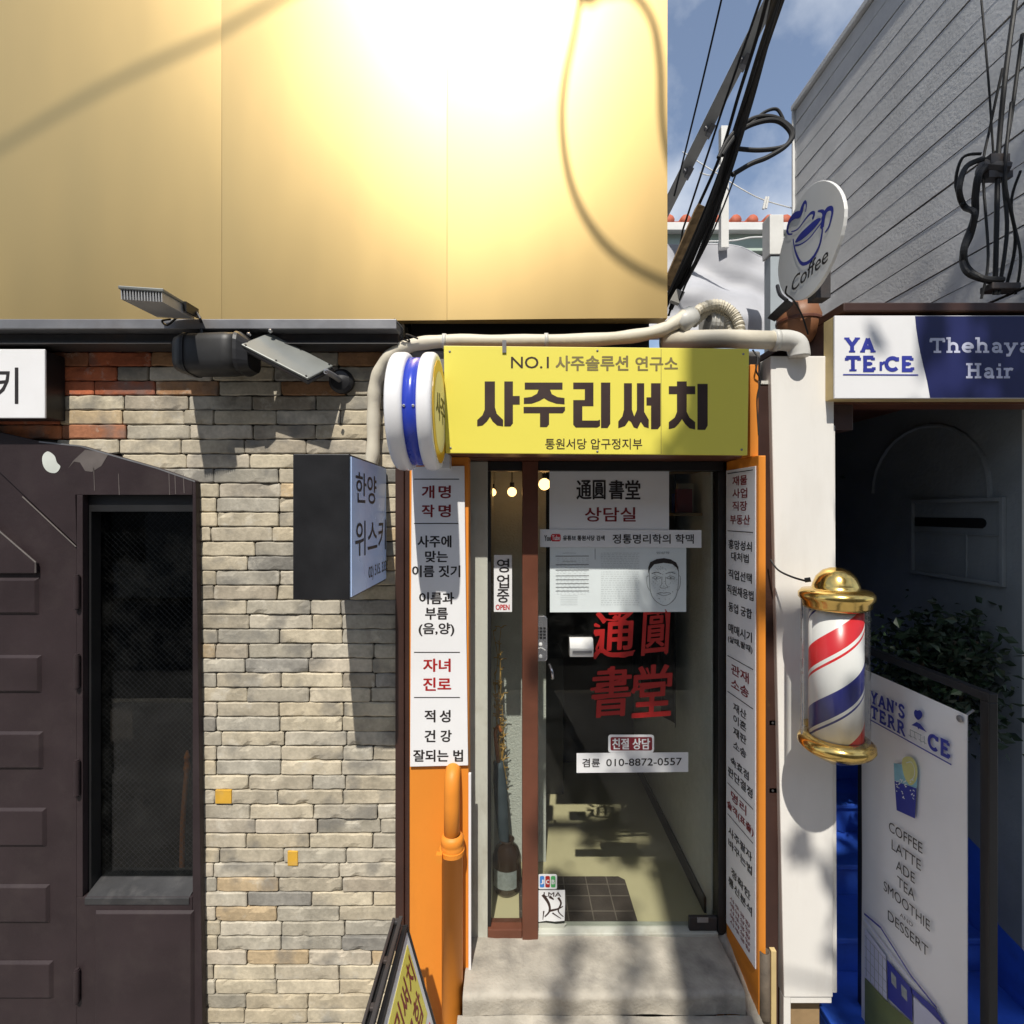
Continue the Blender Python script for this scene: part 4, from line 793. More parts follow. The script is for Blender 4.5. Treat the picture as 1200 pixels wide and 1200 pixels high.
rrect(630.8, 1024.5, 652.8, 1042, yp, .008).build('backing', M['paper'], pt)
for i, (m, ch) in enumerate((('icon_blue', 'J'), ('vinylred', 'C'), ('icon_green', 'B'))):
    x0 = 632.6+i*6.5; p = rrect(x0, 1026.6, x0+5.3, 1040, yp-.0005, .006, .0004).build('stripe', M[m], pt); g = MB(); g.ftext(ch, x0+1, 1031, x0+4.3, 1036, yp-.001, .05); g.build('white_lettering', M['paper'], p)
pt = thing('torn_poster', 'torn black and white paper under the square card sticker', 'poster', W(646, 1090, yp))
g = MB(); q = [W(x, y, yp) for x, y in ((630.6, 1043.5), (662, 1043), (662.3, 1060), (661.5, 1079), (650, 1080), (640, 1079), (630.8, 1080.5))]; g.prism(q, (0, .001, 0)); g.build('paper', M['paper'], pt)
g = MB(); zq = lambda x, y: W(590+x/4.444, 1000+y/4.444, yp-.0006)
for st, wd in (([(205, 215), (235, 260), (240, 300), (215, 330)], .013), ([(235, 300), (280, 290), (310, 275)], .010), ([(285, 230), (300, 260), (285, 300), (312, 330)], .009), ([(240, 225), (262, 240)], .012), ([(210, 300), (205, 345)], .006), ([(255, 310), (300, 340)], .006)): g.stroke(spl([zq(*p) for p in st], 4), lambda t, w_=wd: w_*(1.2-.8*t), (0, -1, 0))
q0 = zq(210, 225); g.text('LMAO'[:3], q0, zq(300, 225)-q0, V(0, 0, .02), .03); g.build('print', M['inkbrown'], pt)
g = MB(); q = [W(x, y, yp) for x, y in ((631, 1082), (640, 1081.5), (652, 1083), (664, 1082), (660, 1088), (664, 1093), (648, 1094), (638, 1092), (631.5, 1094))]; g.prism(q, (0, .001, 0)); g.build('torn_scrap', M['pale'], pt)

# ---- inside the shop
mt = thing('door_mat', 'brown square patterned mat inside the glass door', 'mat', (.31, 2.6, FZ))
g = MB(); cnr = []
q = [(.035, 2.442), (.60, 2.442), (.60, 2.72), (.57, 2.745), (.06, 2.745), (.035, 2.72)]; g.prism([(x, y, FZ+.001) for x, y in q], (0, 0, .007)); g.build('pad', M['mat'], mt, .002)
g = MB()
for x in (.15, .27, .39, .5): g.box(x, 2.446, FZ+.008, x+.005, 2.742, FZ+.0092)
for y in (2.5, 2.6, 2.68): g.box(.04, y, FZ+.0093, .595, y+.005, FZ+.0104)
g.build('grid_lines', M['matline'], mt)
jr = thing('umbrella_jar', 'dark brown glazed jar with a paper label behind the side pane', 'jar', (-.035, 2.68, FZ))
jx, jy = W(594, 0, 2.66).x, 2.66
g = MB(); g.smooth = True; g.lathe([(.001, .0), (.062, .001), (.072, .02), (.076, .08), (.075, .17), (.06, .215), (.04, .235), (.034, .25), (.04, .262), (.03, .262), (.028, .2), (.001, .03)], (jx, jy, FZ+.001), (0, 0, 1), 32, cap=False); g.build('body', M['bottle'], jr)
g = MB(); g.smooth = True
g.grid(lambda u, v: V(jx+.0775*math.sin(-1.0+1.7*u), jy-.0775*math.cos(-1.0+1.7*u), FZ+.05+.09*v), 12, 2); g.build('paper_label', M['printgrey'], jr)
um = thing('umbrella', 'dark blue folded umbrella standing in the brown jar', 'umbrella', (jx, jy, FZ+.25))
g = MB(); g.smooth = True; A, B = V(jx, jy, FZ+.06), V(jx-.045, jy, FZ+.66); g.tube([A+(B-A)*t for t in (0, .35, .5, .7, .85, .95, 1)], lambda t: .012+.024*math.sin(min(1, t*1.15)*math.pi*.85)**.7, 12); g.build('folded_cloth', M['denim'], um)
g = MB(); g.smooth = True; g.tube([B, B+V(-.012, 0, .10), B+V(-.014, 0, .13)], .010, 10); g.tube(spl([B+V(-.014, 0, .12), B+V(-.016, 0, .16), B+V(.0, 0, .185), B+V(.016, 0, .16)], 5), .009, 10); g.build('handle', M['orangestick'], um)
tw = thing('dried_twigs', 'bundle of golden dried twigs above the brown jar', 'twigs', (jx-.02, 2.70, FZ+.2))
g = MB(); rn = random.Random(11)
for i in range(10):
    a_ = V(jx+rn.uniform(-.015, .01), 2.70, FZ+.2); h = rn.uniform(.75, 1.15); pts = [a_]
    for k in range(1, 9): pts.append(V(a_.x-.012*k*.4+rn.uniform(-.018, .018)-.01, 2.70+rn.uniform(-.02, .02), FZ+.2+h*k/8))
    g.tube(spl(pts, 3), .0022, 4)
    for p in pts[3:]:
        for _ in range(3):
            e = V(rn.uniform(-.03, .03), rn.uniform(-.02, .02), rn.uniform(.01, .035)); g.tube([p, p+e*.6, p+e+V(rn.uniform(-.012, .012), 0, -.008)], .0024, 4)
g.build('stems', M['twig'], tw)
pl_ = None
for i, (px, py, d, r_) in enumerate(((577, 577, 2.66, .020), (600, 576.5, 2.66, .024), (638, 567.5, 2.62, .030))):
    c = W(px, py, d)
    L_ = thing('pendant_lamp', ('small glowing pendant globe nearest the stone post inside', 'glowing pendant globe in the middle of three inside the shop', 'largest glowing pendant globe beside the brown post')[i], 'lamp', (c.x, c.y, CZ+.35), 'pendant globes inside the shop')
    g = MB(); g.smooth = True; g.lathe([(max(.0005, r_*math.sin(t)), -r_*math.cos(t)) for t in [k*math.pi/14 for k in range(15)]], c, (0, 0, 1), 20, cap=False); g.build('globe', M['bulb'], L_)
    g = MB(); g.cyl(c+V(0, 0, r_), c+V(0, 0, r_+.025), .012, n=12); g.cyl(c+V(0, 0, r_+.025), (c.x, c.y, CZ+.349), .003, n=6); g.build('cord', M['black'], L_)
g = MB()
def cf(u, v): return V(.865+.02*math.sin(u*26), 2.72+.95*u, CZ-1.15+1.45*v)
g.smooth = True; g.grid(cf, 60, 6); g.smooth = False
g.tube([(.865, 2.70, CZ+.305), (.865, 3.7, CZ+.305)], .008, 8)
solo(g, 'dark_curtain', M['black'], 'black curtain hanging along the white inner wall of the shop', 'curtain')
sh = thing('wall_shelf', 'small dark shelf with boxes on the right inner wall of the shop', 'shelf', (.9, 3.0, CZ+.1))
g = MB(); g.box(.80, 2.55, CZ+.20, .949, 2.72, CZ+.215); g.box(.80, 2.55, CZ-.02, .949, 2.72, CZ-.005); g.build('boards', M['wood'], sh, .002)
for i_, (x_, y_, z_, w_, h_, m_) in enumerate(((.86, 2.58, CZ-.004, .03, .12, 'maroon'), (.88, 2.62, CZ-.004, .035, .15, 'conduit'), (.87, 2.665, CZ-.004, .03, .10, 'blue'))):
    g = MB(); g.box(x_-.03, y_, z_, x_+.05, y_+w_, z_+h_); solo(g, 'book', M[m_], ('maroon', 'cream', 'blue')[i_]+' book upright on the small shelf inside the shop', 'book', 'books on the small shop shelf', .002)
ct = thing('side_cabinet', 'dark cabinet standing against the rear wall of the shop', 'cabinet', (.3, 3.8, FZ))
g = MB(); g.box(.2, 3.55, FZ+.002, .36, 3.95, FZ+.95); g.build('body', M['black'], ct, .006)
g = MB(); g.box(.365-.004, 3.6, FZ+.08, .366, 3.92, FZ+.9); g.build('side_panel', M['darkwall'], ct, .003)

# ---- right jamb with its tilted text board
jb = thing('door_jamb', 'orange splayed jamb right of the glass door', 'jamb', (1.0, 2.25, 0))
A, B = V(.992, 2.37, 0), V(1.012, 2.10, 0); Cc, D_ = V(1.042, 2.10, 0), V(1.042, 2.37, 0); top = CZ+.232
g = MB(); g.prism([A, B, Cc, D_], (0, 0, top)); g.build('post', M['orange'], jb, .004); g = MB(); g.box(1.043, 2.19, 0, 1.14, 2.40, CZ+.55); g.build('dark_gap', M['darkbrown'], jb, .003)  # last box is dark brown to paint in the dark gap
g = MB(); g.box(1.0, 2.15, CZ+.233, 1.035, 2.36, CZ+.62); g.build('upper_post', M['orange'], jb, .003)
g = MB(); g.cyl((.975, 2.395, 0), (.975, 2.395, CZ+.0), .016, n=16); g.build('corner_bead', M['orange'], jb)
jt = thing('text_board', 'narrow white board of small lettering on the orange jamb', 'sign', (1.0, 2.25, CZ-1.9))
B2 = V(1.0108, 2.115, 0); A2 = V(.9912, 2.355, 0); dirv = (B2-A2).normalized(); nrm = V(-dirv.y*-1, 0, 0); nrm = dirv.cross(V(0, 0, 1)); nrm = nrm if nrm.x < 0 else -nrm
Lb = (B2-A2).length; zT, zB = CZ+.205, CZ-1.98
def Jp(s, py): # s 0..1 across, py = mean picture row
    dm = 2.235; return A2+dirv*(Lb*s)+nrm*.0075+V(0, 0, CZ+(600-py)/600*dm)
g = MB(); zpt = lambda s, py: A2+dirv*(Lb*s)+nrm*.0015+V(0, 0, CZ+(600-py)/600*2.235)
g.slab([zpt(0, 1107), zpt(1, 1107), zpt(1, 549), zpt(0, 549)], nrm*.005); g.build('board', M['white'], jt, .001)
blk, red, gr = MB(), MB(), MB()
J = lambda mb, s, y0_, y1_, a0=.14, a1=.86, b=.03: mb.text(s, Jp(a0, y1_), dirv*(Lb*(a1-a0)), V(0, 0, (y1_-y0_)/600*2.235), b, nrm)
for s_, ym, h, a0, a1, m in (('재물', 563, 11, .25, .75, red), ('사업', 578, 11, .25, .75, red), ('직장', 593, 11, .25, .75, red), ('부동산', 609, 11, .16, .84, red), ('흥망성쇠', 639, 11, .1, .9, blk), ('대처법', 653, 10, .2, .8, blk), ('직업선택', 675, 11, .1, .9, blk), ('직원채용법', 694, 11, .05, .95, blk), ('동업 궁합', 715, 11, .1, .9, blk), ('매매시기', 741, 11, .1, .9, blk), ('(살때,팔때)', 755, 9, .08, .92, blk),
   ('관재', 789, 12, .2, .8, red), ('소송', 806, 12, .2, .8, red), ('재산', 833, 10, .28, .72, blk), ('이혼', 847, 10, .28, .72, blk), ('재판', 862, 10, .28, .72, blk), ('소송', 878, 10, .28, .72, blk), ('속효점', 900, 10, .18, .8, blk), ('판단결정', 916, 11, .08, .92, blk), ('명리', 942, 11, .2, .72, red), ('술객(표출)', 958, 11, .05, .95, red), ('사주팔자', 988, 10, .1, .9, blk), ('바꾸는법', 1003, 10, .1, .9, blk), ('정확한', 1034, 10, .2, .85, blk), ('통신분석', 1049, 10, .1, .9, blk)):
    J(m, s_, ym-h/2, ym+h/2, a0, a1)
rn = random.Random(5)
for ym in (1068, 1075, 1082, 1089, 1096): J(red, rn.choice(('상담문의', '예약상담', '사주궁합')), ym-2.4, ym+2.4, .15, .85, .01)
for ym in (553, 623, 776, 820, 932, 970): blk.stroke([Jp(.06, ym), Jp(.94, ym)], .004, nrm)
blk.build('lettering', M['ink'], jt); red.build('red_lettering', M['inkred'], jt)

# ---- pipes over the sign
hp = thing('conduit_pipe', 'long cream wrapped pipe running above the yellow sign', 'pipe', (.1, 2.12, CZ+.7))
g = MB(); g.smooth = True
g.tube(spl([W(432, 560, 2.17), W(437, 530, 2.17), W(438, 480, 2.165), W(441, 446, 2.15), W(455, 420, 2.13), W(478, 406, 2.12), W(520, 400, 2.12), W(600, 400, 2.12), (W(700, 398, 2.12)), W(760, 391, 2.12), W(787, 381, 2.13), W(802, 370, 2.15)], 7), lambda t: .0275+.0015*math.sin(t*90), 14); g.build('wrapped_pipe', M['conduit'], hp)
g = MB(); g.smooth = True
for t in (W(521, 400, 2.12), W(640, 399.4, 2.12)): g.cyl(t-V(.008, 0, 0), t+V(.008, 0, 0), .031, n=16); g.build('joint_wrap', M['pvc'], hp); g = MB(); g.smooth = True
g.cyl(W(793, 384, 2.15), W(812, 368, 2.16), .045, .04, 16); g.build('joint_wrap', M['pvc'], hp)
dp = thing('elbow_pipe', 'thick grey white pipe ending in a downward elbow above the white column', 'pipe', (.95, 2.15, CZ+.7))
g = MB(); g.smooth = True; g.tube([W(775, 398.5, 2.16), W(850, 397, 2.15), W(912, 399, 2.14)], .038, 20); g.build('pipe', M['conduit'], dp)
g = MB(); g.smooth = True; g.tube(spl([W(908, 399, 2.14), W(922, 399, 2.14), W(933, 403, 2.14), W(936, 412, 2.14), W(936.5, 418, 2.14)], 6), .042, 20); g.cyl(W(905, 399, 2.14), W(911, 399, 2.14), .044, n=20); g.build('elbow', M['pvc'], dp)
hs = thing('corrugated_hose', 'pale corrugated hose looped over the thick pipe', 'hose', W(845, 390, 2.2))
g = MB(); q = spl([W(808, 374, 2.2), W(822, 361, 2.21), W(842, 357, 2.22), (W(858, 366, 2.22)), W(866, 380, 2.21), W(867, 392, 2.2)], 14); g.tube(q, lambda t: .021+.003*math.sin(t*260), 12); g.build('outer_loop', M['conduit'], hs)
g = MB(); q = spl([W(812, 380, 2.24), W(826, 368, 2.25), W(842, 366, 2.25), W(853, 376, 2.25), W(857, 392, 2.24)], 14); g.tube(q, lambda t: .017+.003*math.sin(t*230), 12); g.build('inner_loop', M['conduit'], hs)
mtb = thing('grey_meter', 'round grey ribbed fitting inside the hose loop', 'fitting', W(838, 395, 2.3))
g = MB(); g.lathe([(.02, -.04), (.055, -.04)]+[(.055+.004*(k % 2), -.035+k*.01) for k in range(8)]+[(.055, .045), (.02, .045)], W(836, 379, 2.29), (1, .2, 0), 24); g.build('drum', M['pvc'], mtb)
g = MB(); g.lathe([(.025, -.012), (.03, -.012), (.03, .0), (.025, .01)], W(836, 371, 2.25), (0, -1, .3), 16); g.build('cap', M['steel_grey'], mtb)
tk = thing('clay_pot', 'rounded brown pot tucked under the round cafe sign', 'pot', W(934, 402, 2.35))
g = MB(); g.smooth = True; c = W(936, 402, 2.35); g.lathe([(.05, 0), (.075, .02), (.092, .07), (.093, .12), (.08, .16), (.055, .178), (.02, .186), (.001, .188)], c, (0, 0, 1), 28); g.build('body', M['terra'], tk)
g = MB(); g.lathe([(.094, 0), (.097, .004), (.097, .014), (.094, .018)], c+V(0, 0, .085), (0, 0, 1), 28, cap=False); g.build('rim_band', M['rustbrown'], tk)
for i, (p, lab) in enumerate((([W(922, 335, 2.1), W(921, 344, 2.12), W(930, 352, 2.14), W(940, 370, 2.2), W(947, 392, 2.22)], 'thin black wire hanging over the brown pot'), ([W(882, 410, 2.14), W(888, 420, 2.13), W(886, 434, 2.13), W(891, 446, 2.14), W(887, 470, 2.15), W(889, 510, 2.15)], 'tangled dark wire beside the right end of the yellow sign'), ([W(462, 374, 2.06), W(472, 386, 2.06), W(469, 395, 2.08), W(480, 400, 2.09), W(476, 392, 2.07), W(490, 397, 2.08)], 'short knotted wire at the end of the steel beam'), ([W(433, 540, 2.19), W(432, 500, 2.19), W(433, 455, 2.18), W(446, 432, 2.16), W(470, 412, 2.16)], 'thin dark wire beside the cream pipe on the bricks'))):
    g = MB(); g.tube(spl(p, 8), .0035, 6); solo(g, 'loose_wire', M['cable'], lab, 'wire')

# ---- white column cover
wc = thing('white_column', 'tall white painted metal column cover behind the barber pole', 'column', (1.28, 2.2, CZ-2.08))
yk = 2.165; TL, TR, BR, BL = W(903, 417, yk), W(973, 419, yk), W(979, 1166, yk), W(919, 1169, yk); TR.x = BR.x-.015*0
TLb, TRb = V(TL.x, yk+.17, TL.z), V(TR.x, yk+.17, TR.z)
g = MB(); sk = [V(BL.x-.022, 0, 0)]
b4 = [V(BL.x, yk, BL.z), V(BR.x-.01, yk, BL.z), V(BR.x-.01, yk+.16, BL.z), V(BL.x-.0, yk+.16, BL.z)]; t4 = [V(TL.x, yk, TL.z), V(TR.x-.005, yk, TL.z), V(TR.x-.005, yk+.16, TL.z), V(TL.x, yk+.16, TL.z)]
g.hexa(b4+t4); g.build('cover', M['cover'], wc, .004)
g = MB(); xa = BR.x-.0095; g.hexa([V(xa, yk+.02, BL.z-.0), V(xa+.03, yk+.02, BL.z), V(xa+.03, yk+.17, BL.z), V(xa, yk+.17, BL.z), V(TR.x-.0045, yk+.02, CZ+.37), V(TR.x+.012, yk+.02, CZ+.37), V(TR.x+.012, yk+.17, CZ+.37), V(TR.x-.0045, yk+.17, CZ+.37)]); g.build('side_flange', M['cover'], wc, .003)
g = MB(); g.box(BL.x+.0, yk+.004, CZ-2.42, BL.x+.03, yk+.04, BL.z-.001); g.box(BL.x+.031, yk+.006, BL.z-.03, BR.x-.012, yk+.05, BL.z-.001); g.build('leg', M['cover'], wc, .002)
g = MB(); g.box(BL.x+.035, yk+.06, 0, BR.x-.03, yk+.16, BL.z-.032); solo(g, 'wood_block', M['wood'], 'rough brown timber block under the white column', 'timber', None, .004)
for i, (py, lab) in enumerate(((450, 'upper small white bracket left of the column'), (846, 'middle small rusty bracket left of the column'), (925, 'lower small rusty bracket left of the column'))):
    q = W(897 if i == 0 else 908, py, 2.2); g = MB(); g.box(q.x-.03, 2.19, q.z-.012, q.x+.03, 2.21, q.z+.012); g.cyl((q.x-.015, 2.186, q.z), (q.x-.015, 2.19, q.z), .006, n=8); solo(g, 'bracket', M['pvc'] if i == 0 else M['steel_dark'], lab, 'bracket', None, .003)
g = MB(); q = W(896, 0, 2.1); g.smooth = True; g.lathe([(.014, 0), (.018, 0), (.021, .02), (.021, .30), (.016, .30), (.014, .25)], (q.x, 2.1, CZ-2.1), (0, 0, 1), 18, cap=False); g.lathe([(.021, -.35), (.021, -.001)], (q.x, 2.1, CZ-2.07), (0, 0, 1), 18, cap=False)
solo(g, 'broken_pipe', mat('grimy paint flaked pipe', (.11, .085, .06), .7, 0, .3, 12, .3, 50, .7, 9, (.02, .018, .015)), 'grimy open ended pipe stub at the foot of the orange jamb', 'pipe')
g = MB(); a_ = W(905.5, 1112, 2.13); g.box(a_.x-.011, 2.12, 0, a_.x+.011, 2.14, a_.z); solo(g, 'timber_strip', M['beige'], 'pale beige timber strip standing beside the grimy pipe stub', 'timber', None, .002)

# ---- barber pole
bx, by = W(979.5, 0, 1.98).x, 1.98
bp_ = thing('barber_pole', 'brass capped barber pole with red white and blue stripes', 'barber pole', (bx, by, CZ-.98))
zt1 = CZ-.285; zb1 = CZ-.88
g = MB(); g.smooth = True; g.lathe([(.001, .127), (.02, .125), (.045, .115), (.068, .09), (.080, .06), (.083, .045), (.09, .043), (.118, .038), (.129, .025), (.129, .008), (.120, -.003), (.118, -.02), (.108, -.032), (.095, -.034)], (bx, by, zt1-.055), (0, 0, 1), 48, cap=False); cap_ = g.build('top_cap', M['brass'], bp_)
g = MB(); g.smooth = True; g.lathe([(.095, .03), (.118, .022), (.13, .010), (.132, -.006), (.122, -.022), (.105, -.034), (.075, -.052), (.04, -.07), (.02, -.078), (.001, -.08)], (bx, by, zb1-.012), (0, 0, 1), 48, cap=False); g.build('bottom_cap', M['brass'], bp_)
g = MB(); g.smooth = True; zc0, zc1 = zb1-.01, zt1-.07; g.lathe([(.092, zc0-(zc0+zc1)/2), (.092, zc1-(zc0+zc1)/2)], (bx, by, (zc0+zc1)/2), (0, 0, 1), 48)
me_ = None
cylo = g.build('striped_cylinder', barbermat(0, 0, 0, .46), bp_)
cylo.data.transform(Matrix.Translation(-V(0, 0, (zc0+zc1)/2-bp_.location.z))); cylo.location = (0, 0, (zc0+zc1)/2-bp_.location.z)
g = MB(); g.smooth = True; g.lathe([(.112, zc0), (.112, zc1)], (bx, by, 0), (0, 0, 1), 48, cap=False); g.build('glass_tube', M['clear'], bp_)
for a_ in (-105, 100):
    g = MB(); p = V(bx+.118*math.sin(R(a_)), by-.118*math.cos(R(a_)), 0); g.cyl(p+V(0, 0, zc0-.02), p+V(0, 0, zc1+.03), .0045, n=8); g.build('rod', M['chrome'], bp_)
g = MB(); g.box(bx-.03, by+.09, zt1-.075, bx+.03, 2.164, zt1-.055); g.box(bx-.03, by+.09, zb1-.012, bx+.03, 2.164, zb1+.008); g.build('wall_bracket', M['brass'], bp_, .003)
g = MB(); g.tube(spl([W(903, 656, 2.16), W(912, 668, 2.12), W(928, 676, 2.06), W(945, 681, 1.99)], 7), .004, 6); g.cyl(W(943, 680, 1.99), W(950, 679, 1.98), .009, n=10); g.build('power_cord', M['cable'], bp_)

# ================================================================ right: cafe and hair salon alley
hs_ = thing('salon_sign', 'long white and navy sign of the cafe and hair salon over the alley', 'sign', (1.9, 2.15, CZ+.47))
ysn = 2.10; g = MB(); a_, b_ = W(978.5, 466.5, ysn), W(1420, 370, ysn)
g.box(a_.x, ysn+.0105, a_.z, b_.x, 2.178, b_.z); g.build('cabinet', M['beige'], hs_, .003)
g = MB(); g.box(a_.x-.001, ysn, a_.z-.001, b_.x, ysn+.01, b_.z+.001); g.build('face', M['white'], hs_, .002)
Z6 = lambda x, y, dy=0.: W(960+x/5, 360+y/5, ysn-.0006-dy)
g = MB(); g.poly([Z6(x, y) for x, y in ((562, 52), (568, 120), (580, 200), (594, 270), (612, 350), (632, 430), (650, 531), (2300, 531), (2300, 52))]); g.build('navy_film', M['navy'], hs_)
g = MB(); yq = .0004
def zs(mb, s, x0, x1_, ytop, ybot, t=.19, **k): o_ = Z6(x0, ybot, yq); slabtext(mb, s, o_, Z6(x1_, ybot, yq)-o_, Z6(x0, ytop, yq)-o_, t, **k)
zs(g, 'YA', 152, 326, 177, 262, .27); zs(g, 'TE', 155, 330, 287, 372, .26); zs(g, '|', 345, 385, 287, 372, .17); zs(g, 'CE', 385, 556, 289, 372, .27)
g.stroke([Z6(140, 395, yq), Z6(580, 397, yq)], .005, (0, -1, 0)); g.build('blue_lettering', M['inkblue'], hs_)
g = MB(); zs(g, 'Thehaya', 648, 1242, 180, 264, .19, gap=.08, st=.15); zs(g, 'Hair', 860, 1140, 328, 413, .19, gap=.08, st=.15); g.build('lavender_lettering', M['lav'], hs_)

cs = thing('cafe_sign', 'round grey white sign with a blue cup over the brown pot', 'sign', (1.23, 2.14, CZ+.9))
XC = 1.232; oc = V(XC, 2.135, CZ+1.135)
g = MB(); pts = []
for k in range(48):
    t = 2*math.pi*k/48; rr = .225*(1+.06*math.cos(2*t)); pts.append(V(XC, oc.y+rr*math.cos(t)*(1-.10*max(0, math.sin(t))), oc.z-.012+.225*math.sin(t)))
g.prism(pts, (.014, 0, 0)); g.build('disc', mat('grey white acrylic', (.72, .72, .70), .4, 0, .05, 4, dirt=.25, ds=4, dcol=(.4, .4, .38)), cs, .003)
Z3 = lambda x, y, e=0.: PX(890+x/6, 200+y/6, XC-.0012-e)
nx_ = (-1, 0, 0)
g = MB(); cu = lambda p, wd, n=5: g.stroke(spl([Z3(*q) for q in p], n), (lambda t: 1.45*wd(t)) if callable(wd) else wd*1.5, nx_)
cu([(236, 480), (250, 560), (285, 640), (320, 655), (370, 620), (420, 530), (440, 440), (442, 390)], lambda t: .004+.006*math.sin(t*math.pi))
g.poly(spl([Z3(*q) for q in ((250, 505), (280, 450), (340, 390), (400, 340), (430, 335), (425, 355), (390, 400), (340, 450), (290, 490))], 4, True))
cu([(250, 525), (290, 518), (350, 475), (410, 400), (440, 360)], .004)
cu([(232, 445), (205, 445), (195, 410), (215, 350), (250, 315), (285, 305), (300, 260), (318, 222), (330, 235), (325, 290)], lambda t: .004+.016*math.sin(t*math.pi)**2)
cu([(225, 430), (270, 410), (320, 345), (360, 300), (385, 300), (375, 335)], lambda t: .003+.008*t)
cu([(410, 285), (440, 285), (452, 310), (440, 400)], lambda t: .004+.014*t); cu([(445, 340), (470, 280), (505, 265), (512, 300), (490, 390), (460, 435)], lambda t: .016-.012*t)
g.build('cup_emblem', M['inkblue'], cs)
g = MB(); p0, p1 = Z3(222, 838), Z3(478, 690); d_ = V(0, p1.y-p0.y, 0); g.text('Coffee', p0+V(0, 0, -.014), d_+V(0, 0, .012), V(0, -.012, .060), .006, nx_); g.build('lettering', M['ink'], cs)
g = MB(); g.box(XC+.015, 2.10, CZ+.88, XC+.075, 2.16, CZ+1.0); g.slab([W(903, 368, 2.3), W(922, 350, 2.2), W(930, 356, 2.2), W(912, 372, 2.3)], (.01, .05, 0)); g.build('wall_bracket', M['steel_dark'], cs)
g = MB(); g.tube(spl([W(911, 335, 2.25), W(914, 345, 2.2), W(922, 352, 2.16)], 4), .008, 8); g.build('hook', M['blackmetal'], cs)

# alley: canopy, walls, stairs, plants
g = MB(); g.box(1.36, 2.10, CZ+.825, 4.2, 5.6, CZ+.86); g.box(1.36, 2.19, CZ+.35, 1.46, 2.4, CZ+.824)  # front edge is real, the roof depth is added to darken the alley
cp = tag(g.build('canopy', M['darkbrown'], bevel=.004), 'dark flat canopy behind the salon sign, extended inward to darken the alley', 'canopy')
g = MB(); g.box(1.36, 2.182, CZ+.46, 2.34, 2.3, CZ+.50); g.box(1.36, 2.5, CZ+.60, 2.298, 5.6, CZ+.64); solo(g, 'ceiling_beam', M['rustbrown'], 'dark ceiling boards inside the alley mouth', 'ceiling')
aw = thing('alley_wall', 'grey white plaster wall with a framed meter niche right of the blue stairs', 'wall', (2.4, 3, 0))
g = MB(); Xw = 2.3
g.box(Xw, 2.31, 0, 4.2, 6, CZ+.822); g.build('plaster', M['alley'], aw)
g = MB(); zn0, zn1, yn0, yn1 = CZ-.33, CZ+.05, 2.40, 2.92
for q in ((yn0, zn0-.02, yn1, zn0), (yn0, zn1, yn1, zn1+.02)): g.box(Xw-.02, q[0], q[1], Xw-.0005, q[2], q[3])
for q in ((yn0-.02, yn0-.0005), (yn1+.0005, yn1+.02)): g.box(Xw-.02, q[0], zn0-.02, Xw-.0005, q[1], zn1+.02)
g.box(Xw-.012, 2.58, zn0+.001, Xw-.0005, 2.586, CZ-.11); g.box(Xw-.011, yn0+.001, CZ-.115, Xw-.0005, yn1-.001, CZ-.109); g.build('niche_frame', M['alley'], aw, .002)
g = MB(); sl_ = [(2.50, CZ-.08), (2.92, CZ-.08), (2.92, CZ-.03), (2.50, CZ-.03), (2.485, CZ-.04), (2.48, CZ-.055), (2.485, CZ-.07)]; g.prism([(Xw-.004, y, z) for y, z in sl_], (.003, 0, 0)); g.build('slot', M['black'], aw)
g = MB(); g.tube([(Xw-.004, 2.46, CZ-.3+.35)]+[(Xw-.004, 2.86-.40*math.cos(R(a_)), CZ+.12+.36*math.sin(R(a_))) for a_ in range(0, 181, 12)], .012, 6); g.build('arch_moulding', M['alley'], aw)
g = MB(); g.box(Xw-.0, 2.30, 0, Xw+.03, 2.3095, CZ+.822); g.build('corner_bead', M['whitepaint'], aw)
g = MB(); g.box(1.36, 2.36, 0, 1.388, 6, CZ+.60); solo(g, 'side_wall', M['alley'], 'narrow plaster wall of the alley behind the white column', 'wall')
g = MB(); g.box(1.0, 5.6, 0, 4.2, 5.8, CZ+.84); solo(g, 'end_wall', M['darkwall'], 'dark wall added at the far end to keep the alley dark', 'wall')  # added with the roof so the alley inside goes dark
g = MB(); n_ = 9
for i in range(n_):
    y0_ = 2.22+i*.27; z_ = CZ-2.23+i*.17; g.box(1.39, y0_, 0, 2.298, y0_+.27 if i < n_-1 else 5.59, z_-.028); g.box(1.39, y0_-.02, z_-.0275, 2.298, y0_+.2695 if i < n_-1 else 5.59, z_)
struct(g, 'alley_stairs', M['bluestep'], .006)
# wall base band painted blue up the stairs
g = MB(); g.prism([(Xw-.004, 2.25, 0), (Xw-.004, 2.25, CZ-1.98), (Xw-.004, 2.42, CZ-1.95), (Xw-.004, 2.50, CZ-1.66), (Xw-.004, 2.72, CZ-1.60), (Xw-.004, 2.82, CZ-1.38), (Xw-.004, 3.3, CZ-1.2), (Xw-.004, 4.3, CZ-.7), (Xw-.004, 4.3, 0)], (.0035, 0, 0)); solo(g, 'painted_band', M['bluestep'], 'blue painted band along the stair foot of the plaster wall', 'band')

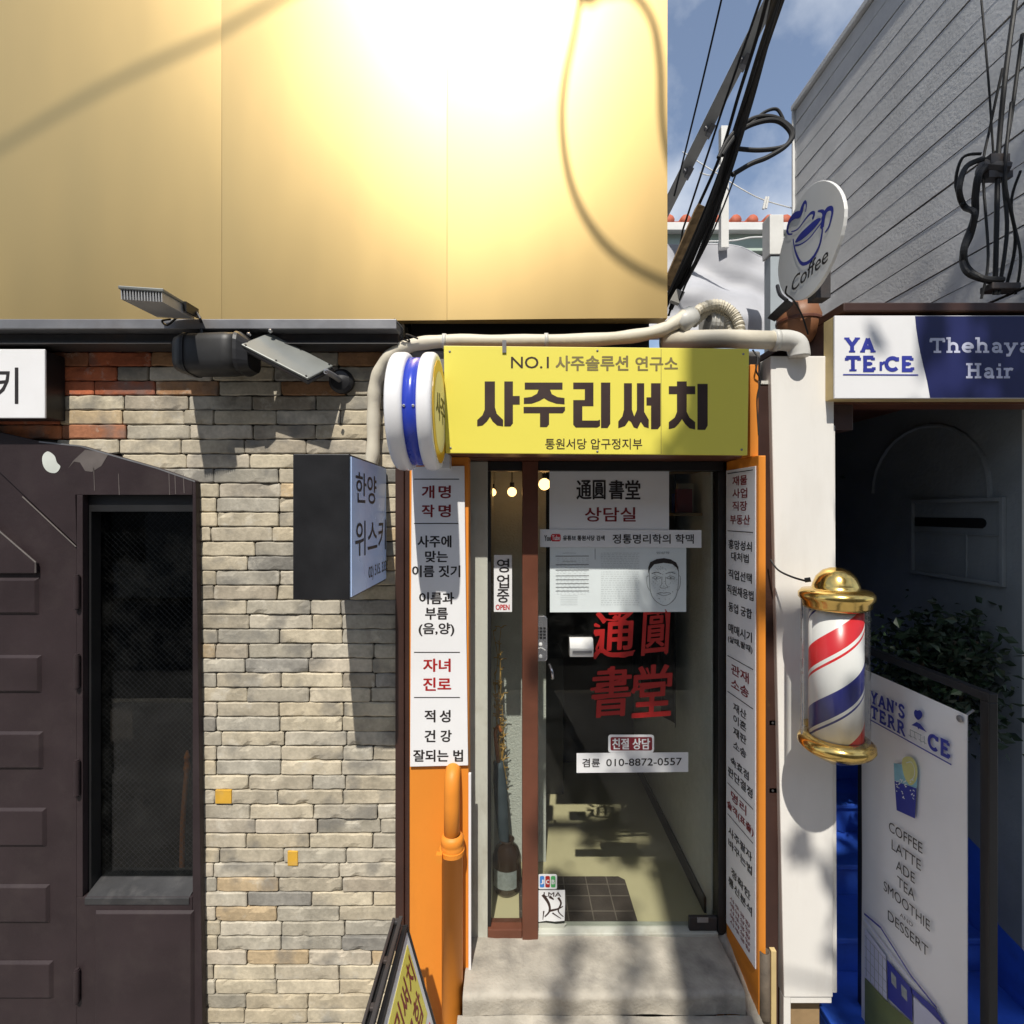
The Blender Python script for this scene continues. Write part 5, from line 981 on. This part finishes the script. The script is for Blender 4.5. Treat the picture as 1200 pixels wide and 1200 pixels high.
def leaves(g, pts, size, seed, n):
    rn = random.Random(seed)
    for _ in range(n):
        c = rn.choice(pts); p = c[0]+V(rn.gauss(0, c[1].x), rn.gauss(0, c[1].y), rn.gauss(0, c[1].z)); s = size*rn.uniform(.6, 1.4)
        d = V(rn.uniform(-1, 1), rn.uniform(-1, 1), rn.uniform(-.9, .5)).normalized(); e = d.orthogonal().normalized(); e = (e*math.cos(rn.uniform(0, 6))+d.cross(e)*math.sin(rn.uniform(0, 6))).normalized()
        m_ = d.cross(e)*.12*s
        g.add([p, p+d*s*.5+e*s*.3+m_, p+d*s, p+d*s*.5-e*s*.3+m_], [(0, 1, 2, 3)])
iv = thing('ivy', 'green ivy hanging over the dark alley wall behind the white column', 'plant', (1.45, 3, CZ+.1))
rn = random.Random(2)
g = MB(); leaves(g, [(V(1.43, 2.75+.22*i, CZ+.38-.03*i), V(.05, .12, .07)) for i in range(9)]+[(V(1.42, 2.75+.22*i, CZ+.1-.2*(i % 3)), V(.03, .12, .16)) for i in range(9)]+[(V(1.7+.1*i, 4.2, CZ+.3), V(.1, .3, .12)) for i in range(5)], .034, 4, 4200); g.build('leaves', M['leafshade'], iv)
g = MB()
for i in range(9): g.tube(spl([V(1.40, 2.5+.2*i, CZ-1.2), V(1.405, 2.55+.2*i, CZ-.5), V(1.41, 2.45+.22*i, CZ+.1), V(1.43, 2.5+.22*i, CZ+.4)], 5), .006, 5)
g.build('stems', M['bark'], iv)
bs = thing('shrub', 'dark shrub leaning on the grey white alley wall above the banner', 'shrub', (2.15, 2.75, CZ-1.5))
g = MB(); leaves(g, [(V(2.12+.12*math.sin(i*2.1), 2.42+.10*(i % 4)+.05*math.sin(i*5), CZ-.62-.09*(i % 5)), V(.08, .10, .08)) for i in range(15)], .045, 8, 2300); g.build('leaves', M['leafshade'], bs)
g = MB()
for i in range(7): g.tube(spl([V(2.18, 2.6, CZ-1.75), V(2.16+.03*math.sin(i*2), 2.56+.03*math.cos(i), CZ-1.1), V(2.12+.12*math.sin(i*2.1), 2.45+.1*(i % 4), CZ-.62-.05*(i % 4))], 5), .009, 6)
g.build('stems', M['bark'], bs)
dk = thing('hedge', 'tall dark hedge added to keep the back of the alley dark', 'hedge', (1.8, 4.4, CZ-1))
g = MB(); leaves(g, [(V(1.5+.13*(i % 6), 4.2+.05*(i % 3), CZ-.9+.22*(i//6)), V(.09, .15, .13)) for i in range(42)], .075, 9, 4200); g.build('leaves', M['leafshade'], dk)  # dark plants added so the alley stays nearly black
g = MB()
for i in range(6): g.tube([V(1.5+.13*i, 4.4, CZ-1.1), V(1.52+.13*i, 4.35, CZ-.2), V(1.48+.13*i, 4.3, CZ+.5)], .014, 6)
g.build('stems', M['bark'], dk)

# clapboard wall above the canopy
cw = thing('clapboard_wall', 'weathered grey clapboard wall above the salon canopy', 'wall', (2.4, 3.2, CZ+.862))
nb = 17; zb0, pitch = CZ+.862, .142
for i in range(nb):
    z0 = zb0+i*pitch; z1_ = min(z0+pitch+.012, CZ+3.26); yf = 4.15-.004*rnd.random()
    g = MB(); t = .012
    NN = 14
    def fn(u, v, z0=z0, z1_=z1_, i=i, yf=yf):
        y = 2.0+(yf-2.0)*u; return V(2.296-.0015*(1-v)+.0012*noise.noise(V(y*1.3, .5, i*3.3)), y, z0+.003+(z1_-z0-.018)*v+.008*noise.noise(V(y*1.1, i*7.1, 2)))
    g.grid(fn, NN, 2); g.add([fn(k/NN, 0) for k in range(NN+1)]+[fn(k/NN, 0)+V(.02, 0, .002) for k in range(NN+1)], [(k, k+1, NN+2+k, NN+1+k) for k in range(NN)])
    g.build('clapboard', M['siding'], cw)
g = MB(); g.box(2.312, 1.98, zb0, 2.6, 4.14, CZ+3.25); g.build('backing', M['steel_dark'], cw)
g = MB(); g.box(2.27, 1.99, CZ+3.262, 2.62, 4.17, CZ+3.30); g.box(2.276, 4.151, zb0, 2.62, 4.17, CZ+3.26); g.build('trim_board', M['siding'], cw, .003)
rn = random.Random(6)
for _ in range(5): pass

# utility cables on the right edge
uc = thing('cable_clamp', 'tangle of black cables on a clamp at the right edge of the clapboards', 'cables', W(1160, 340, 2.2))
g = MB(); g.cyl(W(1148, 196, 2.18), W(1180, 199, 2.16), .03, n=10); g.obox(W(1166, 190, 2.17), (.04, 0, 0), (0, .025, 0), (0, 0, .02)); g.obox(W(1168, 207, 2.17), (.05, 0, 0), (0, .02, 0), (0, 0, .014)); g.build('clamp', M['steel_dark'], uc)
rn = random.Random(9)
for p, r_ in (([(1152, 186), (1132, 196), (1124, 222), (1130, 242), (1142, 250), (1138, 275), (1128, 300), (1134, 320), (1160, 330)], .011), ([(1156, 194), (1147, 205), (1143, 230), (1142, 255), (1130, 290), (1132, 312), (1150, 326), (1175, 328)], .013), ([(1150, 180), (1128, 185), (1120, 215), (1128, 240)], .006),
   ([(1190, 0), (1178, 90), (1170, 180), (1168, 260), (1166, 345)], .009), ([(1198, 40), (1186, 130), (1176, 200), (1180, 270), (1170, 345)], .007), ([(1150, 0), (1158, 90), (1164, 180)], .004), ([(1175, 80), (1160, 150), (1152, 200), (1158, 300), (1150, 350)], .005), ([(1185, 120), (1178, 210), (1190, 280), (1178, 340)], .006), ([(1196, 200), (1185, 240), (1196, 300), (1190, 345)], .005)):
    g = MB(); g.tube(spl([W(x, y, 2.16+rn.uniform(-.03, .03)) for x, y in p], 7), r_, 8); g.build('cable', M['cable'], uc)
g = MB(); g.obox(W(1172, 338, 2.16), (.06, 0, 0), (0, .03, 0), (0, 0, .014)); g.build('bracket', M['steel_dark'], uc, .004)

# ---- cable bundle and rail in front of the sky
cb = thing('cable_bundle', 'thick bundle of black cables rising past the gold cladding', 'cables', W(782, 372, 2.7))
for p, r_, ds in (([(779, 360), (800, 318), (835, 235), (870, 130), (893, 60), (915, -20)], .030, (2.75, 1.75)), ([(786, 362), (812, 300), (846, 218), (874, 128), (895, 55), (912, -25)], .026, (2.7, 1.75)), ([(790, 350), (824, 290), (852, 212), (880, 120), (899, 50), (920, -20)], .02, (2.65, 1.75)),
   ([(776, 340), (810, 260), (843, 185), (866, 110), (888, 40), (905, -25)], .016, (2.8, 1.8)), ([(782, 348), (820, 262), (848, 190), (872, 118), (890, 60), (918, -25)], .018, (2.7, 1.7)), ([(796, 352), (828, 272), (862, 180), (886, 95), (925, -20)], .009, (2.6, 1.7)), ([(783, 370), (808, 310), (845, 205), (870, 125), (900, 30), (908, -25)], .011, (2.72, 1.78))):
    g = MB(); n_ = len(p)-1; g.tube(spl([W(x, y, ds[0]+(ds[1]-ds[0])*i/n_) for i, (x, y) in enumerate(p)], 8), r_*.46, 10); g.build('cable', M['cable'], cb)
for p, r_ in (([(842, 185), (856, 160), (880, 140), (905, 137), (925, 148), (929, 160), (918, 172), (890, 176), (862, 174)], .013), ([(846, 182), (866, 155), (890, 143), (912, 142), (927, 156), (922, 170), (900, 184), (880, 192), (858, 205)], .014), ([(880, 145), (895, 132), (910, 128), (918, 140)], .009)):
    g = MB(); g.tube(spl([W(x, y, 2.2) for x, y in p], 7), r_*.72, 10); g.build('cable_loop', M['cable'], cb)
g = MB(); g.slab([W(778, 332, 2.72), W(788, 338, 2.72), W(827, 242, 2.5), W(818, 238, 2.5)], (0, .05, 0)); g.build('wood_batten', M['wood'], cb, .002)
g = MB(); g.tube([W(905, -40, 1.9), W(846, 130, 2.3), W(800, 270, 2.7), W(784, 370, 2.9)], .005, 6); g.tube(spl([W(850, -20, 3), W(822, 100, 3.3), W(790, 230, 3.7)], 5), .006, 6); g.tube(spl([W(862, 205, 2.4), W(836, 270, 2.5), W(800, 340, 2.6)], 5), .004, 6); g.build('thin_wire', M['cable'], cb)
for py in (340, 352, 362): 
    pass
g = MB(); g.slab([W(786, 352, 2.62), W(796, 356, 2.62), W(803, 342, 2.6), W(793, 338, 2.6)], (0, .03, .0)); g.build('tag_plate', M['pvc'], cb, .002)
rl = thing('metal_rail', 'long sloping grey metal rail with brackets behind the black cables', 'rail', W(782, 250, 4.4))
A, B = W(772, 262, 4.4), W(908, -10, 3.2); g = MB(); dd = (B-A).normalized(); pr = dd.cross(V(0, 1, 0)).normalized(); g.slab([A-pr*.045, B-pr*.04, B+pr*.04, A+pr*.045], (0, .05, 0)); g.build('bar', M['pvc'], rl, .003)
for t in (.28, .48, .76):
    c = A+(B-A)*t; g = MB(); g.obox(c-pr*.035+V(0, -.01, 0), dd*.03, pr*.02, V(0, .03, 0)); g.cyl(c+V(0, -.035, 0), c+V(0, -.001, 0), .014, n=8); g.build('bracket', M['steel_grey'], rl, .003)
g = MB(); a_ = W(848, 292, 4.3); b_ = W(848, 150, 4.3); g.box(a_.x-.032, 4.27, a_.z, a_.x+.032, 4.33, b_.z); solo(g, 'roof_post', M['whitepaint'], 'slim white post standing against the sky behind the cables', 'post', None, .003)

# ---- low roof, awning cloth and painted frame behind
aw2 = thing('awning_cloth', 'sagging grey awning cloth behind the cables and hose', 'awning', W(840, 390, 4.0))
g = MB(); g.smooth = True
def fn(u, v):
    px = 760+160*u; top_ = 288 if u < .38 else 288-8*math.sin((u-.38)*5)+(u-.38)*58; d = 3.9+.5*v; py = 392+(top_-392)*v
    p = W(px, py, d); return p+V(0, .07*math.sin(v*9+u*3)+.05*noise.noise(V(u*4, v*5, 1)), .015*noise.noise(V(u*6, v*3, 5)))
g.grid(fn, 36, 26); g.build('cloth', M['tarp'], aw2)
g = MB(); g.tube([fn(u/20, 1)+V(0, .01, 0) for u in range(21)], .012, 8); g.build('hem', M['tarp'], aw2)
fr = thing('roof_frame', 'white and pale green painted eaves with red roof tiles behind', 'roof', W(850, 400, 6.2))
g = MB(); a_, b_ = W(700, 272, 6), W(1010, 263, 6); g.box(a_.x, 5.95, a_.z, b_.x, 6.05, b_.z); g.build('white_fascia', M['whitepaint'], fr, .004)
a_, b_ = W(700, 296, 6.1), W(1010, 272.4, 6.1); g = MB(); g.box(a_.x, 6.06, a_.z, b_.x, 6.15, b_.z); g.build('green_beam', M['greenwhite'], fr, .004)
g = MB(); a_, b_ = W(700, 395, 6.2), W(1010, 296.4, 6.2); g.box(a_.x, 6.16, a_.z, b_.x, 6.3, b_.z); g.build('wall', M['tarp'], fr)
g = MB(); a_ = W(700, 262.5, 6); g.slab([V(a_.x, 5.98, a_.z), V(b_.x, 5.98, a_.z), V(b_.x, 9, a_.z+.25), V(a_.x, 9, a_.z+.25)], (0, 0, .02)); g.build('roof_slab', M['redtile'], fr)
for i in range(18):
    x = (705+i*19.5-600)/100; g = MB(); g.smooth = True; g.tube([(x, 5.96, CZ+3.40), (x, 6.4, CZ+3.43), (x, 8.9, CZ+3.63)], .065, 10); g.build('tile_row', M['redtile'], fr)
g = MB(); g.tube(spl([W(830, 283, 5.95), W(860, 282, 5.95), W(885, 278, 5.95), W(930, 279, 5.95)], 5), .01, 6); g.build('white_cable', M['whitepaint'], fr)
bxp = thing('square_post', 'white square post head on a grey post left of the round cafe sign', 'post', W(905, 395, 3.6))
a_, b_ = W(898, 302, 3.6), W(914, 256, 3.6); g = MB(); g.box(a_.x, 3.55, a_.z, b_.x, 3.66, b_.z); g.build('head', M['whitepaint'], bxp, .004)
a_, b_ = W(899.5, 395, 3.6), W(913, 303, 3.6); g = MB(); g.box(a_.x, 3.56, CZ+.3, b_.x, 3.65, b_.z); g.build('shaft', mat('blue grey painted post', (.38, .43, .47), .6, 0, .06, 5), bxp, .004)
cli = thing('clothesline', 'thin white clothesline crossing the blue sky', 'line', W(860, 215, 4.2))
g = MB(); LN = spl([W(800, 178, 4.4), W(835, 200, 4.3), W(870, 222, 4.2), W(900, 236, 4.2), (W(960, 252, 4.2))], 6); g.tube(LN, .005, 6); g.tube(spl([W(820, 202, 4.35), W(834, 205, 4.3), W(846, 190, 4.3)], 5), .005, 6); g.build('rope', M['whitepaint'], cli)
g = MB(); q = W(897, 238, 4.19); g.obox(q+V(-.006, 0, 0), V(.012, 0, .05), V(0, .008, 0), V(-.008, 0, .002)); g.obox(q+V(.014, 0, .002), V(.010, 0, .048), V(0, .008, 0), V(-.007, 0, .0015)); solo(g, 'clothes_peg', M['whitepaint'], 'white peg clipped on the thin clothesline', 'peg', None, .002)

# ---- banner stand
bn = thing('banner_stand', 'tall black framed cafe banner with a blue drink and menu words', 'banner', (1.56, 2.0, 0))
XB = 1.545
yb0, yb1 = 2.262, 1.738; zT, zB = CZ-.690, CZ-2.36
g = MB()
def fn(u, v): return V(XB+.004*math.sin(u*3)+.003*noise.noise(V(u*2, v*3, 2)), yb0+(yb1-yb0)*u, zB+(zT-zB)*v)
g.smooth = True; g.grid(fn, 10, 24); g.smooth = False; g.add([fn(0, 0)+V(.002, 0, 0), fn(1, 0)+V(.002, 0, 0), fn(1, 1)+V(.002, 0, 0), fn(0, 1)+V(.002, 0, 0)], [(0, 1, 2, 3)]); g.build('cloth', M['white'], bn)
XF = 1.575
g = MB(); g.box(XF, 2.30, 0.05, XF+.03, 2.335, CZ-.63); g.box(XF, 1.69, 0.05, XF+.03, 1.725, CZ-.63); g.box(XF, 1.69, CZ-.6299, XF+.03, 2.335, CZ-.60); g.build('frame', M['blackmetal'], bn, .003)
g = MB(); g.box(XF-.15, 1.68, 0.001, XF+.2, 2.34, .048); g.build('base', M['blackmetal'], bn, .006)
for y, z in ((yb0-.02, zT-.02), (yb1+.02, zT-.02)):
    g = MB(); g.lathe([(.012, 0), (.012, .004), (.006, .006)], (XB-.006, y, z), nx_, 12); g.tube([(XB-.004, y, z), (XF+.01, y+(.0 if y < 2 else .05), z+.03)], .004, 6); g.build('corner_eyelet', M['steel_grey'], bn)
XP = XB-.0085
BP = lambda px, py: PX(px, py, XP)
Z7 = lambda x, y: BP(990+x/6.667, 780+y/6.667)
def plane_text(mb, s, pl, pr_, h, slabf=False, t=.2, b=.0): # pl, pr_: picture points of the baseline ends, h metres
    a_, b_ = BP(*pl), BP(*pr_); e = V(0, b_.y-a_.y, b_.z-a_.z)
    if slabf: slabtext(mb, s, a_, e, V(0, 0, h), t)
    else: mb.text(s, a_, e, V(0, 0, h), b, nx_)
g = MB(); z7 = lambda x, y: (990+x/6.667, 780+y/6.667)
plane_text(g, "YAN'S", z7(200, 285), z7(470, 418), .052, True, .2); plane_text(g, 'TERR', z7(200, 398), z7(475, 555), .052, True, .2); plane_text(g, 'CE', z7(650, 640), z7(825, 728), .058, True, .22)
g.stroke([Z7(195, 420), Z7(835, 775)], .005, nx_)
hv = [(540, 365), (552, 345), (568, 352), (585, 348), (602, 365), (605, 395), (575, 425), (548, 400)]; g.poly(spl([Z7(*p) for p in hv], 3, True))
g.poly([Z7(*p) for p in ((560, 440), (588, 455), (640, 520), (600, 500), (580, 490), (575, 500), (566, 480), (520, 465))]); g.build('blue_lettering', M['inkblue'], bn)
g = MB()
for x in (510, 545, 590, 620): g.stroke([Z7(x, 500+(x-510)*.45), Z7(x+4, 560+(x-510)*.5)], .003, nx_); g.stroke([Z7(x-12, 540+(x-510)*.45), Z7(x+18, 560+(x-510)*.48)], .003, nx_)
g.stroke([Z7(510, 500), Z7(600, 545)], .003, nx_); g.build('grey_crown', M['printgrey'], bn)
drk = MB(); XP -= .0004; drk.poly([Z7(*p) for p in ((388, 900), (560, 960), (548, 1195), (405, 1130))]); drk.build('drink_print', M['inkblue'], bn)
g = MB(); g.poly([Z7(*p) for p in ((382, 760), (570, 800), (562, 958), (388, 898))]); g.build('foam_print', M['teal'], bn)
XP -= .0004; g = MB(); g.poly(spl([Z7(*p) for p in ((450, 730), (520, 715), (565, 790), (560, 890), (510, 935), (460, 850))], 4, True)); g.build('lemon_print', M['lemon'], bn)
g = MB(); XP -= .0004; g.stroke(spl([Z7(*p) for p in ((480, 760), (520, 755), (545, 810), (540, 870), (510, 900))], 4), .003, nx_); rn = random.Random(4)
for _ in range(26):
    x, y = rn.uniform(395, 545), rn.uniform(880, 1040); g.stroke([Z7(x, y), Z7(x+rn.uniform(4, 16), y+rn.uniform(-14, 14))], .004, nx_)
g.build('ice_print', M['paper2'], bn); XP += .0012
g = MB(); z5 = lambda x, y: (840+x/3.333, 880+y/3.333)
for s_, pl, pr_ in (('COFFEE', (672, 312), (803, 403)), ('LATTE', (683, 383), (797, 470)), ('ADE', (700, 462), (773, 520)), ('TEA', (705, 525), (773, 587)), ('SMOOTHIE', (652, 543), (832, 707)), ('DESSERT', (668, 658), (826, 808))):
    plane_text(g, s_, z5(*pl), z5(*pr_), .040, b=.0)
plane_text(g, 'AND', z5(715, 645), z5(765, 690), .016); g.build('menu_lettering', M['ink'], bn)
Z5 = lambda x, y: BP(840+x/3.333, 880+y/3.333)
g = MB(); g.stroke([Z5(575, 635), Z5(640, 690), Z5(760, 880), Z5(860, 1005)], .008, nx_); g.poly([Z5(*p) for p in ((665, 815), (762, 930), (765, 1060), (668, 965))]); g.poly([Z5(*p) for p in ((755, 920), (850, 1003), (890, 1064), (900, 1090), (760, 945))]); g.build('blue_house_print', M['inkblue'], bn)
g = MB(); g.poly([Z5(*p) for p in ((577, 690), (660, 800), (664, 975), (578, 880))]); g.stroke([Z5(576, 655), Z5(668, 780), Z5(760, 900)], .012, nx_); g.poly([Z5(*p) for p in ((768, 960), (880, 1064), (885, 1130), (770, 1068))]); g.build('grey_house_print', M['lav'], bn)
g = MB(); XP -= .0004
for i in range(5): g.stroke([Z5(583+i*16, 720+i*20), Z5(584+i*16, 880+i*20)], .003, nx_)
for k in range(4): g.stroke([Z5(578, 720+k*42), Z5(662, 820+k*42)], .003, nx_)
g.poly([Z5(*p) for p in ((680, 860), (700, 885), (702, 930), (682, 905))]); g.poly([Z5(*p) for p in ((720, 910), (742, 935), (744, 980), (722, 955))]); g.build('window_print', M['printgrey'], bn)
g = MB(); g.poly([Z5(*p) for p in ((578, 884), (664, 978), (764, 1064), (764, 1180), (578, 1180))]); g.build('lawn_print', M['sage'], bn); XP += .0004

# ---- small A-frame board at the bottom left
ab = thing('a_board', 'dark framed A-board with a yellow panel in front of the orange pipe', 'a-board', (-.40, 1.6, 0))
xt, zt_a, xb, y0a, y1a = -.398, CZ-1.50, -.14, 1.34, 1.86
T0, T1, B1, B0 = V(xt, y0a, zt_a), V(xt, y1a, zt_a), V(xb, y1a, .02), V(xb, y0a, .02)
dn = (B1-T1).normalized(); nn = V(0, -1, 0).cross(dn).normalized(); nn = nn if nn.x > 0 else -nn
def fp(s, t, e=0.): return T0+(T1-T0)*s+dn*t+nn*e       # s 0 near .. 1 far, t metres down the face
g = MB()
for p, q in (((0, 0), (.02, 1.02)), ((.98, 0), (1, 1.02))): g.slab([fp(p[0], 0), fp(q[0], 0), fp(q[0], .92), fp(p[0], .92)], nn*.02)
g.slab([fp(.021, .0), fp(.979, .0), fp(.979, .012), fp(.021, .012)], nn*.02); g.slab([fp(.021, .88), fp(.979, .88), fp(.979, .90), fp(.021, .90)], nn*.02); g.build('front_frame', M['blackmetal'], ab, .003)
g = MB(); g.slab([fp(.022, .013, .002), fp(.978, .013, .002), fp(.978, .879, .002), fp(.022, .879, .002)], nn*.012); pn = g.build('panel', M['white'], ab)
g = MB(); g.slab([fp(.075, .045, .0142), fp(.925, .045, .0142), fp(.925, .30, .0142), fp(.075, .30, .0142)], nn*.0008); g.build('yellow_field', M['yellow'], pn)
g = MB(); g.slab([fp(.075, .33, .0142), fp(.925, .33, .0142), fp(.925, .82, .0142), fp(.075, .82, .0142)], nn*.0008); g.build('red_field', M['inkbright'], pn)
def at(mb, s_, a0, a1, t0, t1, b=.02): o_ = fp(a0, t1, .0155); mb.text(s_, o_, fp(a1, t1, .0155)-o_, fp(a0, t0, .0155)-o_, b, nn)
g = MB(); at(g, '사주리써치', .10, .90, .07, .16); at(g, '사주 궁합', .12, .88, .18, .27); g.build('lettering', M['inkred'], pn)
g = MB(); at(g, '작명', .15, .85, .38, .55); at(g, '개명', .15, .85, .60, .77); g.build('white_lettering', M['paper'], pn)
g = MB(); bk = lambda s, t: V(xt-.016-.27*t, y0a+(y1a-y0a)*s, zt_a+.01-(zt_a-.0)*t)
for s0, s1 in ((0, .03), (.97, 1)): g.slab([bk(s0, 0), bk(s1, 0), bk(s1, 1), bk(s0, 1)], (-.02, 0, 0))
g.slab([bk(.0301, 0), bk(.9699, 0), bk(.9699, .03), bk(.0301, .03)], (-.02, 0, 0)); g.slab([bk(.0301, .5), bk(.9699, .5), bk(.9699, .53), bk(.0301, .53)], (-.02, 0, 0)); g.build('rear_frame', M['blackmetal'], ab, .003)
g = MB(); g.box(xt-.036, y0a, zt_a+.014, xt-.026, y1a, zt_a+.028); g.box(xt-.012, y0a, zt_a+.012, xt+.002, y1a, zt_a+.035)
for k in range(4): g.box(xt-.0259, y0a+.02+k*.16, zt_a+.015, xt-.0121, y0a+.04+k*.16, zt_a+.027)
g.build('top_handle', M['steel_dark'], ab, .003)

# ================================================================ across the pavement: pole, wires and tree that throw the shadows
up_ = thing('utility_pole', 'tall concrete utility pole behind the viewer carrying the street wires', 'pole', (.34, -2.5, 0))
g = MB(); g.smooth = True; g.cyl((.34, -2.5, 0), (.34, -2.5, 9.6), .19, .15, 20); g.build('shaft', M['greybldg'], up_)
g = MB(); g.box(-.5, -2.72, 8.9, 1.3, -2.66, 9.0); g.build('cross_arm', M['steel_grey'], up_)
UP = lambda px, py, t, d=2.13: W(px, py, d)+V(-.11, -1, 1.44)*t         # a point on the sun's way to a point of the facade
for i, (p, r_, lab) in enumerate((
  ([UP(x, y, 3.2) for x, y in ((-260, 290), (0, 158), (180, 68), (320, 0), (560, -110))], .013, 'street cable slanting up towards the utility pole'),
  ([UP(x, y, 2.3) for x, y in ((705, -170), (690, -60), (676, 40), (662, 110), (659, 165), (668, 225), (690, 275), (726, 316), (790, 350), (900, 380))], .013, 'slack cable hanging in a loop near the gold cladding'),
  ([UP(x, y, 2.6) for x, y in ((660, -70), (690, 4), (735, 8), (762, 40), (772, 90), (782, 200), (840, 330))], .015, 'second slack cable hanging beside the gold cladding edge'),
  ([UP(x, y, 2.6) for x, y in ((672, -40), (684, 14), (705, 6), (730, -30))], .02, 'short bundle of cable ends in front of the gold cladding'))):
    g = MB(); g.tube(spl(p, 10), r_, 8); solo(g, 'street_wire', M['cable'], lab, 'wire')
tr = thing('street_tree', 'street tree behind the viewer, crown made dense to shade the alley and banner', 'tree', (2.5, -1.7, 0))
rn = random.Random(21); g = MB(); g.smooth = True
g.tube(spl([(2.5, -1.7, 0), (2.47, -1.68, 1.6), (2.45, -1.7, 3.2), (2.5, -1.7, 6), (2.45, -1.7, 8.6)], 6), lambda t: .13-.10*t, 12)
tips = []
for i in range(44):
    z = 4.9+3.5*i/44; a_ = i*2.4; L_ = rn.uniform(.6, 1.2); p0 = V(2.40, -1.7, z); p1 = p0+V(math.cos(a_)*L_*.5, math.sin(a_)*L_*.5, .2); p2 = p0+V(math.cos(a_)*L_, math.sin(a_)*L_, .3+rn.uniform(-.1, .2))
    g.tube(spl([p0, p1, p2], 4), lambda t: .03-.022*t, 6); tips += [p0, p1, p2]
for pts_ in (((2.47, -1.7, 5.0), (1.9, -1.6, 5.5), (1.2, -1.55, 5.7), (.7, -1.5, 5.75)), ((2.47, -1.7, 5.3), (1.7, -1.5, 5.35), (1.0, -1.4, 5.25), (.35, -1.35, 5.3))):
    g.tube(spl(pts_, 5), lambda t: .03-.024*t, 6)
g.build('trunk', M['bark'], tr)
g = MB(); leaves(g, [(p, V(.20, .20, .17)) for p in tips], .17, 5, 9500); leaves(g, [(UP(x, y, 3.9, 2.4), V(r_*1.2, .06, r_)) for x, y, r_ in ((765, 745, .05), (715, 812, .055), (764, 812, .055), (778, 690, .05), (768, 775, .04), (700, 830, .04), (660, 985, .05), (760, 900, .06), (735, 790, .05))], .075, 6, 620); leaves(g, [(UP(x, y, 5.4, 2.2)+V(k_*.02, 0, k_*.16), V(.02, .08, .10)) for x, y in ((664, 1130), (742, 1125)) for k_ in (-2, -1, 0, 1, 2)], .07, 16, 170); leaves(g, [(V(1.545-.11*t_, y_-t_, CZ+z_+1.44*t_), V(.06, .12, .12)) for y_ in (1.72, 1.9, 2.08, 2.25) for z_ in (-.8, -1.1, -1.4, -1.7, -2.0, -2.3) for t_ in (3.7,)], .14, 15, 700); g.build('crown', M['leaf2'], tr)  # crown and loose leaf clumps placed to shade alley, door, step and banner
ob_ = thing('added_opposite_building', 'plain grey building added across the street to darken the glass reflections', 'building', (0, -10, 0))
g = MB(); g.box(-22, -16, 0, 22, -10, 9); g.build('wall', M['greybldg'], ob_)  # out of view, added so the glass reflects something dark
for i in range(11):
    for k in range(3):
        x = -20+i*3.8; g = MB(); g.box(x, -9.99, 1+k*2.7, x+2, -9.96, 2.7+k*2.7); g.build('window', M['black'], ob_)
